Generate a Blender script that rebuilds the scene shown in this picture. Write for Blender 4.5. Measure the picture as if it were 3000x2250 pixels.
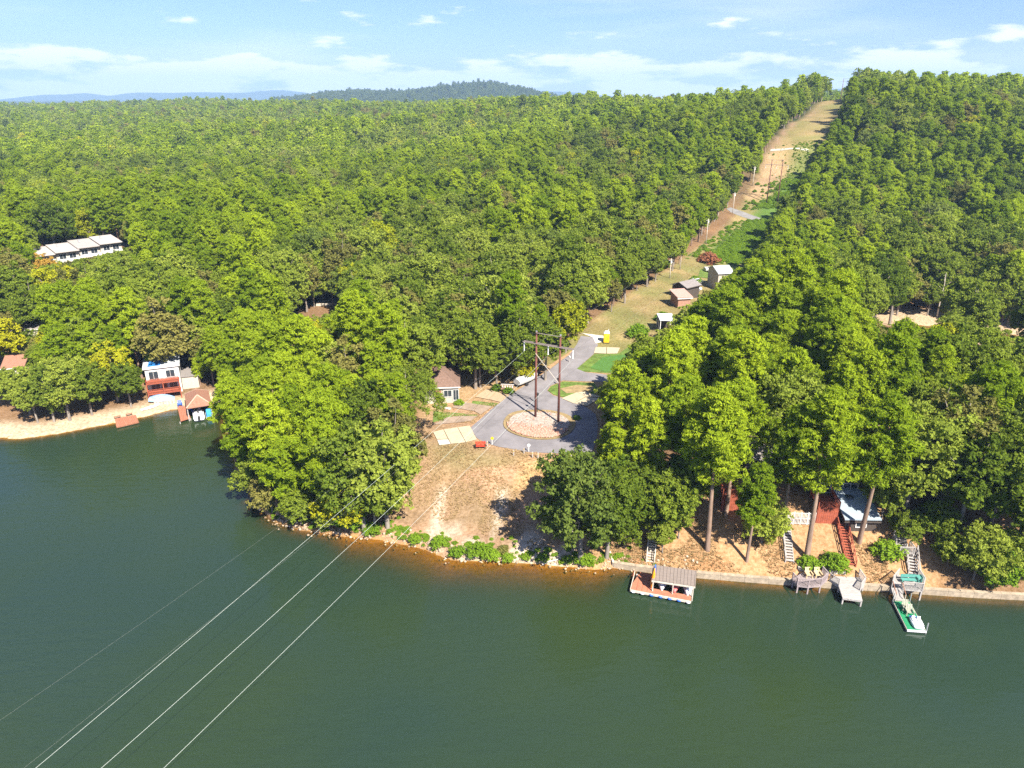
import bpy, bmesh, math, random
import numpy as np
from mathutils import Vector, Matrix

# ------------------------------------------------------------------ camera, world, sun, exposure
for o in list(bpy.data.objects):
    bpy.data.objects.remove(o)
SC = bpy.context.scene
COL = SC.collection
F, CX, CY, HC = 2082.0, 1500.0, 1125.0, 55.0
PITCH = math.atan((CY - 285.0) / F)
cp, sp = math.cos(PITCH), math.sin(PITCH)
cam = bpy.data.cameras.new('camera')
cam.sensor_width = 36.0
cam.lens = 36.0 * F / 3000.0
cam.clip_start = 0.5
cam.clip_end = 40000.0
camo = bpy.data.objects.new('camera', cam)
COL.objects.link(camo)
camo.location = (0, 0, HC)
camo.rotation_euler = (math.pi / 2 - PITCH, 0, 0)
SC.camera = camo

SUN_EL, SUN_AZ = math.radians(46.0), math.radians(180.0 - 32.0)   # azimuth clockwise from +Y
world = bpy.data.worlds.new('World')
SC.world = world
world.use_nodes = True
SKY_STRENGTH = 0.10
SUN_STRENGTH = 5.0
EXPOSURE = 1.5

def build_world():
    nt = world.node_tree
    nt.nodes.clear()
    N, L = nt.nodes, nt.links
    out = N.new('ShaderNodeOutputWorld')
    bg = N.new('ShaderNodeBackground')
    sky = N.new('ShaderNodeTexSky')
    sky.sky_type = 'NISHITA'
    sky.sun_disc = False
    sky.sun_elevation = SUN_EL
    sky.sun_rotation = SUN_AZ
    sky.air_density = 1.0
    sky.dust_density = 0.6
    sky.ozone_density = 2.0
    bg.inputs['Strength'].default_value = SKY_STRENGTH
    tc = N.new('ShaderNodeTexCoord')
    sep = N.new('ShaderNodeSeparateXYZ')
    L.new(tc.outputs['Generated'], sep.inputs[0])
    # low cumulus: noise on the direction, stretched sideways
    mp = N.new('ShaderNodeMapping')
    mp.inputs['Scale'].default_value = (8.0, 8.0, 34.0)
    mp.inputs['Location'].default_value = (3.1, 0.4, 1.63)
    L.new(tc.outputs['Generated'], mp.inputs[0])
    n1 = N.new('ShaderNodeTexNoise')
    n1.inputs['Scale'].default_value = 1.0
    n1.inputs['Detail'].default_value = 7.0
    n1.inputs['Roughness'].default_value = 0.55
    L.new(mp.outputs[0], n1.inputs['Vector'])
    r1 = N.new('ShaderNodeMapRange')
    r1.interpolation_type = 'SMOOTHSTEP'
    r1.inputs[1].default_value = 0.335
    r1.inputs[2].default_value = 0.45
    r1.inputs[3].default_value = 0.0
    r1.inputs[4].default_value = 0.85
    bia = N.new('ShaderNodeMath'); bia.operation = 'MULTIPLY_ADD'; bia.inputs[1].default_value = -2.9
    L.new(sep.outputs['Z'], bia.inputs[0]); L.new(n1.outputs[0], bia.inputs[2])
    L.new(bia.outputs[0], r1.inputs[0])
    # cirrus veil higher up
    mp2 = N.new('ShaderNodeMapping')
    mp2.inputs['Scale'].default_value = (2.0, 3.0, 17.0)
    mp2.inputs['Rotation'].default_value = (0.0, 0.12, 0.0)
    mp2.inputs['Location'].default_value = (0.7, 0.0, 4.3)
    L.new(tc.outputs['Generated'], mp2.inputs[0])
    n2 = N.new('ShaderNodeTexNoise')
    n2.inputs['Scale'].default_value = 1.0
    n2.inputs['Detail'].default_value = 5.0
    L.new(mp2.outputs[0], n2.inputs['Vector'])
    r2 = N.new('ShaderNodeMapRange')
    r2.interpolation_type = 'SMOOTHSTEP'
    r2.inputs[1].default_value = 0.45
    r2.inputs[2].default_value = 0.75
    r2.inputs[3].default_value = 0.0
    r2.inputs[4].default_value = 0.42
    L.new(n2.outputs[0], r2.inputs[0])
    mx = N.new('ShaderNodeMath')
    mx.operation = 'MAXIMUM'
    L.new(r1.outputs[0], mx.inputs[0])
    L.new(r2.outputs[0], mx.inputs[1])
    mix = N.new('ShaderNodeMix')
    mix.data_type = 'RGBA'
    tint = N.new('ShaderNodeMix')
    tint.data_type = 'RGBA'
    tint.blend_type = 'MULTIPLY'
    tint.inputs[0].default_value = 1.0
    tint.inputs[7].default_value = SKY_TINT
    L.new(sky.outputs[0], tint.inputs[6])
    L.new(mx.outputs[0], mix.inputs[0])
    L.new(tint.outputs[2], mix.inputs[6])
    mix.inputs[7].default_value = CLOUD_COL
    L.new(mix.outputs[2], bg.inputs['Color'])
    L.new(bg.outputs[0], out.inputs['Surface'])
SKY_TINT = (0.355, 0.425, 0.65, 1)
CLOUD_COL = (5.2, 5.1, 5.2, 1)
build_world()
sl = bpy.data.lights.new('sun', 'SUN')
sl.energy = SUN_STRENGTH
sl.angle = math.radians(0.5)
sl.color = (1.0, 0.93, 0.82)
so = bpy.data.objects.new('sun', sl)
COL.objects.link(so)
sdir = Vector((math.sin(SUN_AZ) * math.cos(SUN_EL), math.cos(SUN_AZ) * math.cos(SUN_EL), math.sin(SUN_EL)))
so.rotation_euler = sdir.to_track_quat('Z', 'Y').to_euler()
so.location = (60, -60, 120)
SC.view_settings.view_transform = 'Standard'
SC.view_settings.look = 'None'
SC.view_settings.gamma = 1.0
SC.view_settings.use_curve_mapping = False
SC.view_settings.exposure = EXPOSURE
cy = SC.cycles
cy.max_bounces = 5
cy.diffuse_bounces = 3
cy.glossy_bounces = 2
cy.transmission_bounces = 3
cy.transparent_max_bounces = 8
cy.volume_bounces = 0
cy.use_denoising = False
cy.caustics_reflective = False
cy.caustics_refractive = False

# ------------------------------------------------------------------ projection helpers (photo pixels <-> world)
def ray(px, py):
    u, v = px - CX, CY - py
    return u, F * cp + v * sp, v * cp - F * sp
def W(px, py, z=0.0):
    x, y, zz = ray(px, py)
    t = (z - HC) / zz
    return Vector((x * t, y * t, z))
def WY(px, py, Y):
    x, y, zz = ray(px, py)
    t = Y / y
    return Vector((x * t, Y, HC + zz * t))
def proj(p):
    p = np.asarray(p, float)
    x, y, z = p[..., 0], p[..., 1], p[..., 2] - HC
    d = y * cp - z * sp
    v = y * sp + z * cp
    d = np.maximum(d, 0.1)
    return CX + F * x / d, CY - F * v / d, d
def inpoly(x, y, poly):
    x = np.asarray(x); y = np.asarray(y)
    c = np.zeros(x.shape, bool)
    n = len(poly)
    for i in range(n):
        x0, y0 = poly[i]; x1, y1 = poly[(i + 1) % n]
        if y0 == y1: continue
        c ^= ((y0 > y) != (y1 > y)) & (x < (x1 - x0) * (y - y0) / (y1 - y0) + x0)
    return c
def segdist(x, y, pts, closed=True):
    d = np.full(np.shape(x), 1e9)
    n = len(pts)
    for i in range(n if closed else n - 1):
        ax, ay = pts[i][0], pts[i][1]; bx, by = pts[(i + 1) % n][0], pts[(i + 1) % n][1]
        dx, dy = bx - ax, by - ay
        t = np.clip(((x - ax) * dx + (y - ay) * dy) / (dx * dx + dy * dy + 1e-9), 0, 1)
        d = np.minimum(d, np.hypot(x - ax - t * dx, y - ay - t * dy))
    return d
def sstep(a, b, x):
    t = np.clip((x - a) / (b - a), 0, 1)
    return t * t * (3 - 2 * t)
rng = np.random.default_rng(7)
random.seed(11)
def vnoise(x, y, s, seed=0):
    """smooth value noise, -1..1"""
    r = np.random.default_rng(100 + seed).random((64, 64)) * 2 - 1
    u, v = x / s, y / s
    i, j = np.floor(u).astype(int), np.floor(v).astype(int)
    fu, fv = u - i, v - j
    fu, fv = fu * fu * (3 - 2 * fu), fv * fv * (3 - 2 * fv)
    g = lambda a, b: r[a % 64, b % 64]
    return (g(i, j) * (1 - fu) + g(i + 1, j) * fu) * (1 - fv) + (g(i, j + 1) * (1 - fu) + g(i + 1, j + 1) * fu) * fv

# ------------------------------------------------------------------ materials
MATS = {}
def nmat(name):
    m = bpy.data.materials.new(name)
    m.use_nodes = True
    MATS[name] = m
    return m
def mat(name, col, rough=0.8, var=0.12, scale=3.0, bump=0.0, metal=0.0, spec=0.3, stretch=(1, 1, 1), rand=0.06):
    """plain surface with noise wear and a little difference from object to object"""
    if name in MATS: return MATS[name]
    m = nmat(name)
    N, L = m.node_tree.nodes, m.node_tree.links
    b = N['Principled BSDF']
    tc = N.new('ShaderNodeTexCoord')
    mp = N.new('ShaderNodeMapping')
    mp.inputs['Scale'].default_value = stretch
    L.new(tc.outputs['Object'], mp.inputs[0])
    n = N.new('ShaderNodeTexNoise')
    n.inputs['Scale'].default_value = scale
    n.inputs['Detail'].default_value = 6
    n.inputs['Roughness'].default_value = 0.65
    L.new(mp.outputs[0], n.inputs['Vector'])
    hs = N.new('ShaderNodeHueSaturation')
    hs.inputs['Color'].default_value = (*[q * 0.88 for q in col], 1)
    oi = N.new('ShaderNodeObjectInfo')
    a = N.new('ShaderNodeMapRange')
    a.inputs[1].default_value = 0.3; a.inputs[2].default_value = 0.7
    a.inputs[3].default_value = 1 - var * 1.6; a.inputs[4].default_value = 1 + var * 1.6
    L.new(n.outputs[0], a.inputs[0])
    r = N.new('ShaderNodeMapRange')
    r.inputs[3].default_value = 1 - rand; r.inputs[4].default_value = 1 + rand
    L.new(oi.outputs['Random'], r.inputs[0])
    mu = N.new('ShaderNodeMath'); mu.operation = 'MULTIPLY'
    L.new(a.outputs[0], mu.inputs[0]); L.new(r.outputs[0], mu.inputs[1])
    L.new(mu.outputs[0], hs.inputs['Value'])
    L.new(hs.outputs[0], b.inputs['Base Color'])
    b.inputs['Roughness'].default_value = rough
    b.inputs['Metallic'].default_value = metal
    b.inputs['Specular IOR Level'].default_value = spec
    if bump:
        bp = N.new('ShaderNodeBump')
        bp.inputs['Strength'].default_value = bump
        bp.inputs['Distance'].default_value = 0.05
        L.new(n.outputs[0], bp.inputs['Height'])
        L.new(bp.outputs[0], b.inputs['Normal'])
    return m
def leafmat(name, c0, c1, trans=0.35):
    """leaves: colour runs between c0 and c1 by tree and by leaf"""
    m = nmat(name)
    nt = m.node_tree
    N, L = nt.nodes, nt.links
    N.remove(N['Principled BSDF'])
    out = N['Material Output']
    oi = N.new('ShaderNodeObjectInfo')
    at = N.new('ShaderNodeAttribute'); at.attribute_name = 'v'
    ad = N.new('ShaderNodeMath'); ad.operation = 'MULTIPLY_ADD'
    ad.inputs[1].default_value = 0.75
    L.new(oi.outputs['Random'], ad.inputs[0])
    m2 = N.new('ShaderNodeMath'); m2.operation = 'MULTIPLY'; m2.inputs[1].default_value = 0.40
    L.new(at.outputs['Fac'], m2.inputs[0])
    L.new(m2.outputs[0], ad.inputs[2])
    mx = N.new('ShaderNodeMix'); mx.data_type = 'RGBA'
    mx.inputs[6].default_value = (*c0, 1); mx.inputs[7].default_value = (*c1, 1)
    L.new(ad.outputs[0], mx.inputs[0])
    d = N.new('ShaderNodeBsdfDiffuse'); t = N.new('ShaderNodeBsdfTranslucent')
    L.new(mx.outputs[2], d.inputs[0]); L.new(mx.outputs[2], t.inputs[0])
    ms = N.new('ShaderNodeMixShader'); ms.inputs[0].default_value = trans
    L.new(d.outputs[0], ms.inputs[1]); L.new(t.outputs[0], ms.inputs[2])
    L.new(ms.outputs[0], out.inputs['Surface'])
    return m

# ------------------------------------------------------------------ mesh helpers
class MB:
    """collects shapes and links them as ONE mesh object"""
    def __init__(s): s.v, s.f = [], []
    def add(s, vs, fs):
        k = len(s.v)
        s.v += [tuple(p) for p in vs]
        s.f += [tuple(i + k for i in f) for f in fs]
        return s
    def box(s, c, d, rz=0.0):
        cx, cy_, cz = c; hx, hy, hz = d[0] / 2, d[1] / 2, d[2] / 2
        co, si = math.cos(rz), math.sin(rz)
        vs = []
        for z in (-hz, hz):
            for x, y in ((-hx, -hy), (hx, -hy), (hx, hy), (-hx, hy)):
                vs.append((cx + x * co - y * si, cy_ + x * si + y * co, cz + z))
        return s.add(vs, [(3, 2, 1, 0), (4, 5, 6, 7), (0, 1, 5, 4), (1, 2, 6, 5), (2, 3, 7, 6), (3, 0, 4, 7)])
    def beam(s, p, q, w, h=None):
        h = h or w
        p, q = Vector(p), Vector(q)
        d = (q - p).normalized()
        up = Vector((0, 0, 1)) if abs(d.z) < 0.95 else Vector((0, 1, 0))
        x = d.cross(up).normalized(); y = x.cross(d).normalized()
        vs = []
        for e in (p, q):
            for a, b in ((-1, -1), (1, -1), (1, 1), (-1, 1)):
                vs.append(e + x * (a * w / 2) + y * (b * h / 2))
        return s.add(vs, [(0, 1, 2, 3), (7, 6, 5, 4), (0, 4, 5, 1), (1, 5, 6, 2), (2, 6, 7, 3), (3, 7, 4, 0)])
    def tube(s, path, rad, n=8, cap=True):
        path = [Vector(p) for p in path]
        if not hasattr(rad, '__len__'): rad = [rad] * len(path)
        vs, fs = [], []
        for i, p in enumerate(path):
            d = (path[min(i + 1, len(path) - 1)] - path[max(i - 1, 0)])
            d = d.normalized() if d.length > 1e-9 else Vector((0, 0, 1))
            ref = Vector((1, 0, 0)) if abs(d.x) < 0.9 else Vector((0, 1, 0))
            x = d.cross(ref).normalized(); y = d.cross(x).normalized()
            for k in range(n):
                a = 2 * math.pi * k / n
                vs.append(p + (x * math.cos(a) + y * math.sin(a)) * rad[i])
        for i in range(len(path) - 1):
            for k in range(n):
                k2 = (k + 1) % n
                fs.append((i * n + k, i * n + k2, (i + 1) * n + k2, (i + 1) * n + k))
        if cap:
            fs.append(tuple(range(n)))
            fs.append(tuple(reversed(range((len(path) - 1) * n, len(path) * n))))
        return s.add(vs, fs)
    def prism(s, pts, z0, z1):
        a = sum(pts[i][0] * pts[(i + 1) % len(pts)][1] - pts[(i + 1) % len(pts)][0] * pts[i][1] for i in range(len(pts)))
        if a < 0: pts = pts[::-1]
        n = len(pts)
        vs = [(p[0], p[1], z0) for p in pts] + [(p[0], p[1], z1) for p in pts]
        fs = [tuple(reversed(range(n))), tuple(range(n, 2 * n))]
        fs += [(i, (i + 1) % n, n + (i + 1) % n, n + i) for i in range(n)]
        return s.add(vs, fs)
    def slab(s, quad, t):
        """a plate: four (or more) top corners, thickness t downwards"""
        n = len(quad)
        q = [Vector(p) for p in quad]
        vs = q + [p - Vector((0, 0, t)) for p in q]
        fs = [tuple(range(n)), tuple(reversed(range(n, 2 * n)))]
        fs += [(i, n + i, n + (i + 1) % n, (i + 1) % n) for i in range(n)]
        return s.add(vs, fs)
    def loft(s, rings, cap=True):
        n = len(rings[0])
        vs = [p for r in rings for p in r]
        fs = []
        for i in range(len(rings) - 1):
            for k in range(n):
                fs.append((i * n + k, i * n + (k + 1) % n, (i + 1) * n + (k + 1) % n, (i + 1) * n + k))
        if cap:
            fs.append(tuple(reversed(range(n)))); fs.append(tuple(range((len(rings) - 1) * n, len(rings) * n)))
        return s.add(vs, fs)
    def mesh(s, name, m=None, smooth=False):
        me = bpy.data.meshes.new(name)
        me.from_pydata(s.v, [], s.f)
        bm = bmesh.new(); bm.from_mesh(me)
        bmesh.ops.recalc_face_normals(bm, faces=bm.faces)
        bm.to_mesh(me); bm.free()
        if smooth: me.polygons.foreach_set('use_smooth', [True] * len(me.polygons))
        if m: me.materials.append(m)
        me.update()
        return me
    def build(s, name, m, parent=None, smooth=False, bevel=0.0, kind=None):
        o = bpy.data.objects.new(name, s.mesh(name, m, smooth))
        COL.objects.link(o)
        if parent: o.parent = parent
        if bevel:
            b = o.modifiers.new('bevel', 'BEVEL'); b.width = bevel; b.segments = 2; b.limit_method = 'ANGLE'
        if kind: o['kind'] = kind
        return o
def tag(o, label, cat, group=None, kind=None):
    o['label'] = label; o['category'] = cat
    if group: o['group'] = group
    if kind: o['kind'] = kind
    return o
def thing(name, label, cat, loc=(0, 0, 0), rz=0.0, group=None):
    o = bpy.data.objects.new(name, None)
    COL.objects.link(o)
    o.empty_display_size = 0.2
    o.location = loc; o.rotation_euler = (0, 0, rz)
    return tag(o, label, cat, group)
def copy_tree(o, parent=None):
    c = o.copy(); COL.objects.link(c); c.parent = parent
    for ch in list(o.children): copy_tree(ch, c)
    return c
def npmesh(name, verts, faces, mats=(), midx=None, attrs=None, smooth=False):
    """fast mesh from arrays; faces (n,3) or (n,4)"""
    me = bpy.data.meshes.new(name)
    verts = np.ascontiguousarray(verts, np.float32); faces = np.ascontiguousarray(faces, np.int32)
    k = faces.shape[1]
    me.vertices.add(len(verts)); me.vertices.foreach_set('co', verts.ravel())
    me.loops.add(faces.size); me.loops.foreach_set('vertex_index', faces.ravel())
    me.polygons.add(len(faces))
    me.polygons.foreach_set('loop_start', np.arange(0, faces.size, k, dtype=np.int32))
    me.polygons.foreach_set('loop_total', np.full(len(faces), k, np.int32))
    if midx is not None: me.polygons.foreach_set('material_index', np.ascontiguousarray(midx, np.int32))
    if smooth: me.polygons.foreach_set('use_smooth', np.ones(len(faces), bool))
    for m in mats: me.materials.append(m)
    for an, (dom, typ, val) in (attrs or {}).items():
        a = me.attributes.new(an, typ, dom)
        a.data.foreach_set('color' if typ == 'FLOAT_COLOR' else 'value', np.ascontiguousarray(val).ravel())
    me.update(calc_edges=True)
    return me
# ------------------------------------------------------------------ terrain
def wxy(pts, z=0.0): return [(W(a, b, z).x, W(a, b, z).y) for a, b in pts]
shore = [(0, 1284), (60, 1286), (160, 1273), (330, 1241), (420, 1222), (500, 1202), (570, 1192), (628, 1182),
         (650, 1215), (668, 1290), (690, 1380), (735, 1470), (800, 1530), (880, 1556), (1000, 1572), (1090, 1578), (1150, 1588),
         (1240, 1608), (1320, 1640), (1400, 1643), (1480, 1646), (1560, 1650), (1660, 1660), (1740, 1668), (1800, 1664),
         (1860, 1674), (2040, 1694), (2320, 1716), (2480, 1727), (2600, 1733), (2700, 1741), (2850, 1750), (3000, 1757)]
SHORE = wxy(shore)
LAKE = [(-420, 150), (-220, 124), (-150, 112)] + SHORE + [(95, 64), (160, 66), (300, 90), (420, 60), (420, -260), (-420, -260)]
INLET = wxy([(2530, 926), (2600, 940), (2700, 953), (2780, 958), (2880, 966), (3000, 985)]) + [(190, 160), (300, 175), (300, 128), (190, 134), (150, 146), (118, 160)]
CD, CC = 0.53, -51.7                       # the power-line clearing runs along X = CD*Y + CC
CTRL = np.array([
    (-80, 125, 3), (-110, 140, 4), (-60, 140, 5), (-35, 95, 4.2), (-48, 112, 4), (-15, 98, 5), (-5, 106, 5), (5, 97, 5), (5, 107, 5.1), (15, 107, 5.1),
    (22, 106, 5.2), (-8, 118, 5.4), (10, 122, 6), (18, 130, 6.6), (25, 145, 8), (40, 165, 8.4), (57, 206, 8), (75, 240, 8.5), (100, 287, 11.8), (112, 310, 20),
    (125, 333, 32), (160, 400, 44), (205, 484, 53.8), (235, 545, 48), (300, 660, 38), (60, 290, 11), (90, 340, 24), (150, 470, 39), (0, 300, 9), (-100, 300, 8),
    (-220, 300, 6), (-60, 200, 7), (-140, 215, 9), (-10, 180, 7.5), (0, 500, 20), (-200, 500, 13), (-420, 500, 11), (60, 600, 38), (160, 580, 41), (-60, 700, 28), (-300, 800, 22),
    (-640, 800, 18), (-220, 1000, 33), (-50, 1000, 30), (-420, 1300, 27), (-900, 1350, 25), (-650, 1350, 29), (-100, 1400, 28), (200, 1000, 30), (500, 760, 46), (330, 520, 47),
    (250, 400, 40), (200, 330, 32), (170, 290, 16), (210, 240, 9), (150, 215, 5), (120, 190, 4), (300, 250, 10), (420, 400, 40), (600, 560, 50), (700, 800, 48), (400, 1200, 38), (1000, 1000, 50),
    (0, 1900, 24), (-1000, 1900, 24), (1100, 1900, 40), (24, 90, 6), (40, 88, 6.4), (45, 100, 8), (70, 100, 7.5), (70, 82, 6), (100, 110, 6), (30, 120, 6.5), (60, 140, 6.5), (85, 135, 5), (-300, 180, 6), (300, 130, 6)], float)
def _phi(r2): return np.where(r2 > 0, 0.5 * r2 * np.log(r2 + 1e-12), 0)
def _tps():
    P = CTRL[:, :2] / 100.0; n = len(P)
    K = _phi(((P[:, None] - P[None]) ** 2).sum(-1)) + np.eye(n) * 0.002
    A = np.zeros((n + 3, n + 3)); A[:n, :n] = K; A[:n, n] = 1; A[:n, n + 1:] = P; A[n, :n] = 1; A[n + 1:, :n] = P.T
    b = np.zeros(n + 3); b[:n] = CTRL[:, 2]
    return np.linalg.solve(A, b)
_TW = _tps()
def _tpseval(x, y):
    u, v = x / 100.0, y / 100.0
    z = _TW[-3] + _TW[-2] * u + _TW[-1] * v
    for (a, b, _), w in zip(CTRL, _TW[:-3]):
        z = z + w * _phi((u - a / 100) ** 2 + (v - b / 100) ** 2)
    return z
def height_raw(x, y):
    x = np.asarray(x, float); y = np.asarray(y, float)
    z = np.zeros(x.shape)
    k = y < 1950
    zt = np.zeros(x.shape)
    yc = np.minimum(y, 1900.0); xc = np.clip(x, -1150, 1150)
    zt = np.clip(_tpseval(xc, yc), 1.2, 75)
    z = zt * (1 - sstep(1500, 2100, y)) + 22 * sstep(1500, 2100, y)
    # the wooded hill far behind and the shoulder beside it
    g = lambda cx, cy_, sx, sy, h: h * np.exp(-((x - cx) / sx) ** 2 - ((y - cy_) / sy) ** 2)
    z = z + g(-115, 2650, 200, 260, 46) + g(-330, 2700, 260, 300, 28) + g(-620, 2750, 190, 300, 27) + g(120, 2700, 170, 260, 16)
    z = z + (1 - np.exp(-((x - CD * y - CC) / 70) ** 2) * (y < 700)) * (vnoise(x, y, 60, 1) * np.clip((y - 150) / 300, 0, 1) * 2.5 + vnoise(x, y, 190, 2) * np.clip((y - 250) / 400, 0, 1) * 8.0)
    z = z + vnoise(x, y, 9, 3) * 0.12 + vnoise(x, y, 3.3, 4) * 0.05
    return z
def height_full(x, y):
    x = np.asarray(x, float); y = np.asarray(y, float)
    z = height_raw(x, y)
    near = (y < 330) & (np.abs(x) < 480)
    if near.any():
        xn, yn = x[near], y[near]
        d = segdist(xn, yn, LAKE); inside = inpoly(xn, yn, LAKE)
        d2 = segdist(xn, yn, INLET); in2 = inpoly(xn, yn, INLET)
        slope = 0.24 + 0.24 * sstep(14, 26, xn)
        bank = np.where(xn < -52, 0.12, 0.5) + 0.0 * xn
        slope = np.where(xn < -52, 0.16 + 0 * xn, slope)
        zl = np.minimum(np.minimum(z[near], bank + slope * d), 0.02 + 0.75 * d)
        zl = np.minimum(zl, 0.15 + 0.16 * d2)
        sh = sstep(-27, -21, xn) * (1 - sstep(10, 17, xn))
        zw = -np.minimum(7.0, 0.06 + 0.2 * (1 - sh) + (0.26 + 0.65 * (1 - sh)) * np.minimum(d, 4) + 0.45 * np.maximum(d - 4, 0))
        zw2 = -np.minimum(4.0, 0.05 + 0.22 * d2)
        zl = np.where(inside, zw, zl)
        zl = np.where(in2, zw2, zl)
        z = z.copy(); z[near] = zl
    return z
def spaced(lo, hi, fine_lo, fine_hi, s0, g):
    a = list(np.arange(fine_lo, fine_hi + 1e-6, s0))
    s = s0
    while a[-1] < hi: s *= g; a.append(a[-1] + s)
    b = []; s = s0; v = fine_lo
    while v > lo: s *= g; v -= s; b.append(v)
    return np.array(b[::-1] + a)
TX = spaced(-9000, 9000, -100, 100, 0.62, 1.07)
TY = spaced(-320, 9500, 60, 150, 0.6, 1.035)
GX, GY = np.meshgrid(TX, TY)
GZ = height_full(GX, GY)
def H(x, y):
    x = np.asarray(x, float); y = np.asarray(y, float)
    i = np.clip(np.searchsorted(TX, x) - 1, 0, len(TX) - 2); j = np.clip(np.searchsorted(TY, y) - 1, 0, len(TY) - 2)
    u = np.clip((x - TX[i]) / (TX[i + 1] - TX[i]), 0, 1); v = np.clip((y - TY[j]) / (TY[j + 1] - TY[j]), 0, 1)
    return (GZ[j, i] * (1 - u) + GZ[j, i + 1] * u) * (1 - v) + (GZ[j + 1, i] * (1 - u) + GZ[j + 1, i + 1] * u) * v
def G(px, py, dz=0.0):
    """where a photo pixel meets the ground"""
    x, y, z = ray(px, py)
    t = np.linspace(40, 900, 3500) / y
    X, Y, Z = x * t, y * t, HC + z * t
    k = np.argmax(Z <= H(X, Y) + dz)
    return Vector((X[k], Y[k], float(H(X[k], Y[k]))))

# ---- ground cover colours (what grows or lies where)
PX, PY, PD = proj(np.stack([GX, GY, GZ], -1))
CLEARING = [(1241, 1263), (1256, 1317), (1244, 1361), (1163, 1425), (1140, 1480), (1095, 1510), (1060, 1560), (1150, 1600), (1330, 1660), (1480, 1665), (1700, 1690),
            (1760, 1640), (1720, 1480), (1735, 1310), (1600, 1200), (1420, 1180), (1300, 1200)]
YARDS = [(1205, 1345), (1235, 1180), (1290, 1120), (1400, 1105), (1560, 1090), (1700, 1010), (1800, 930), (1930, 960), (1860, 1060), (1800, 1180), (1760, 1350)]
def soft(poly, w): # world-space soft mask of a photo polygon laid on the ground
    m = inpoly(PX, PY, poly) & (GY < 700)
    d = segdist(PX, PY, poly)
    return np.where(m, 0.5 + 0.5 * np.clip(d / w, 0, 1), 0.5 - 0.5 * np.clip(d / w, 0, 1)) * (GY > 50) * (GY < 900)
def ground_colours():
    c = lambda *v: np.array(v)
    nz = lambda s, k: (vnoise(GX, GY, s, k) * 0.5 + 0.5)
    floor = c(0.17, 0.105, 0.055); straw = c(0.33, 0.185, 0.085)
    C = floor + (straw - floor) * (nz(11, 5) * 0.7)[..., None]
    far = sstep(260, 420, GY)[..., None]
    C = C * (1 - far) + c(0.06, 0.075, 0.025) * far
    def lay(mask, col):
        nonlocal C
        m = np.clip(mask, 0, 1)[..., None]
        C = C * (1 - m) + np.asarray(col) * m
    # yards and clearing: dry grass
    dry = c(0.36, 0.235, 0.115); pink = c(0.40, 0.25, 0.145); pale = c(0.58, 0.49, 0.37); dk = c(0.24, 0.17, 0.085); grn = c(0.16, 0.17, 0.055)
    lay(soft(YARDS, 14), dry)
    lay(soft(CLEARING, 18), pink * np.array([1.03, .98, .95]))
    cl = soft(CLEARING, 25)
    lay(cl * sstep(0.45, 0.75, nz(4.2, 6)) * 0.6, dk)
    lay(soft([(1240, 1290), (1420, 1300), (1540, 1330), (1480, 1440), (1300, 1390)], 40) * sstep(0.35, 0.7, nz(5, 7)) * 0.55, grn)
    lay(soft([(1330, 1410), (1500, 1400), (1560, 1460), (1430, 1560), (1290, 1540), (1290, 1450)], 25) * sstep(0.25, 0.6, nz(3.5, 8)) * 0.7, dk)
    lay(soft([(1290, 1430), (1310, 1432), (1300, 1480), (1290, 1540), (1260, 1570), (1270, 1500)], 12) * 0.8, pale)
    lay(soft([(1460, 1430), (1485, 1440), (1475, 1530), (1440, 1580), (1450, 1500)], 12) * 0.8, pale)
    lay(soft([(1530, 1350), (1625, 1345), (1630, 1420), (1580, 1440), (1510, 1430)], 20) * 0.9, c(0.50, 0.31, 0.13))
    lay(soft([(1250, 1560), (1400, 1535), (1560, 1555), (1720, 1600), (1720, 1675), (1480, 1665), (1320, 1650)], 25) * sstep(0.2, 0.7, nz(2.6, 9)) * 0.9, pale)
    # the power-line clearing
    ax = GX - (CD * GY + CC)
    strip = sstep(-13, -10.5, ax) * (1 - sstep(12, 15, ax)) * sstep(126, 134, GY) * (1 - sstep(560, 600, GY))
    strip = np.where(GY < 210, np.maximum(strip, sstep(-13, -10, ax) * (1 - sstep(20, 24, ax)) * sstep(126, 134, GY)), strip)
    lay(strip, c(0.27, 0.215, 0.08))
    lay(strip * sstep(0.45, 0.7, nz(6, 10)) * 0.7, c(0.38, 0.27, 0.12))
    lay(strip * sstep(0.5, 0.75, nz(9, 13)) * 0.55, c(0.17, 0.19, 0.05))
    lay(strip * sstep(222, 228, GY) * (1 - sstep(310, 322, GY)) * sstep(-9, -4, ax + 6 * (nz(15, 11) - 0.5)), c(0.11, 0.19, 0.03))
    lay(strip * sstep(300, 305, GY) * (1 - sstep(330, 340, GY)) * (1 - sstep(-5, 3, ax)), c(0.38, 0.25, 0.13))
    lay(strip * sstep(312, 320, GY) * (1 - sstep(325, 345, GY)) * sstep(-2, 4, ax), c(0.13, 0.17, 0.04))
    lay(strip * sstep(330, 345, GY) * (1 - sstep(-12, -7, ax)), c(0.36, 0.22, 0.15))
    lay(strip * sstep(195, 200, GY) * (1 - sstep(214, 220, GY)) * sstep(1, 4, ax) * 0.9, c(0.14, 0.20, 0.03))
    # right bank of pine straw, left sandy beach, shore of the inlet
    lay(soft([(1690, 1560), (1900, 1470), (2600, 1470), (2760, 1560), (2760, 1760), (1700, 1700)], 40), c(0.42, 0.245, 0.115))
    lay(soft([(1780, 1620), (2270, 1640), (2310, 1712), (1830, 1672)], 20) * sstep(0.55, 0.8, nz(3.2, 12)) * 0.5, c(0.40, 0.19, 0.075))
    dl = np.where(inpoly(GX, GY, LAKE), -1, 1) * segdist(GX, GY, LAKE) if True else 0
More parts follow.
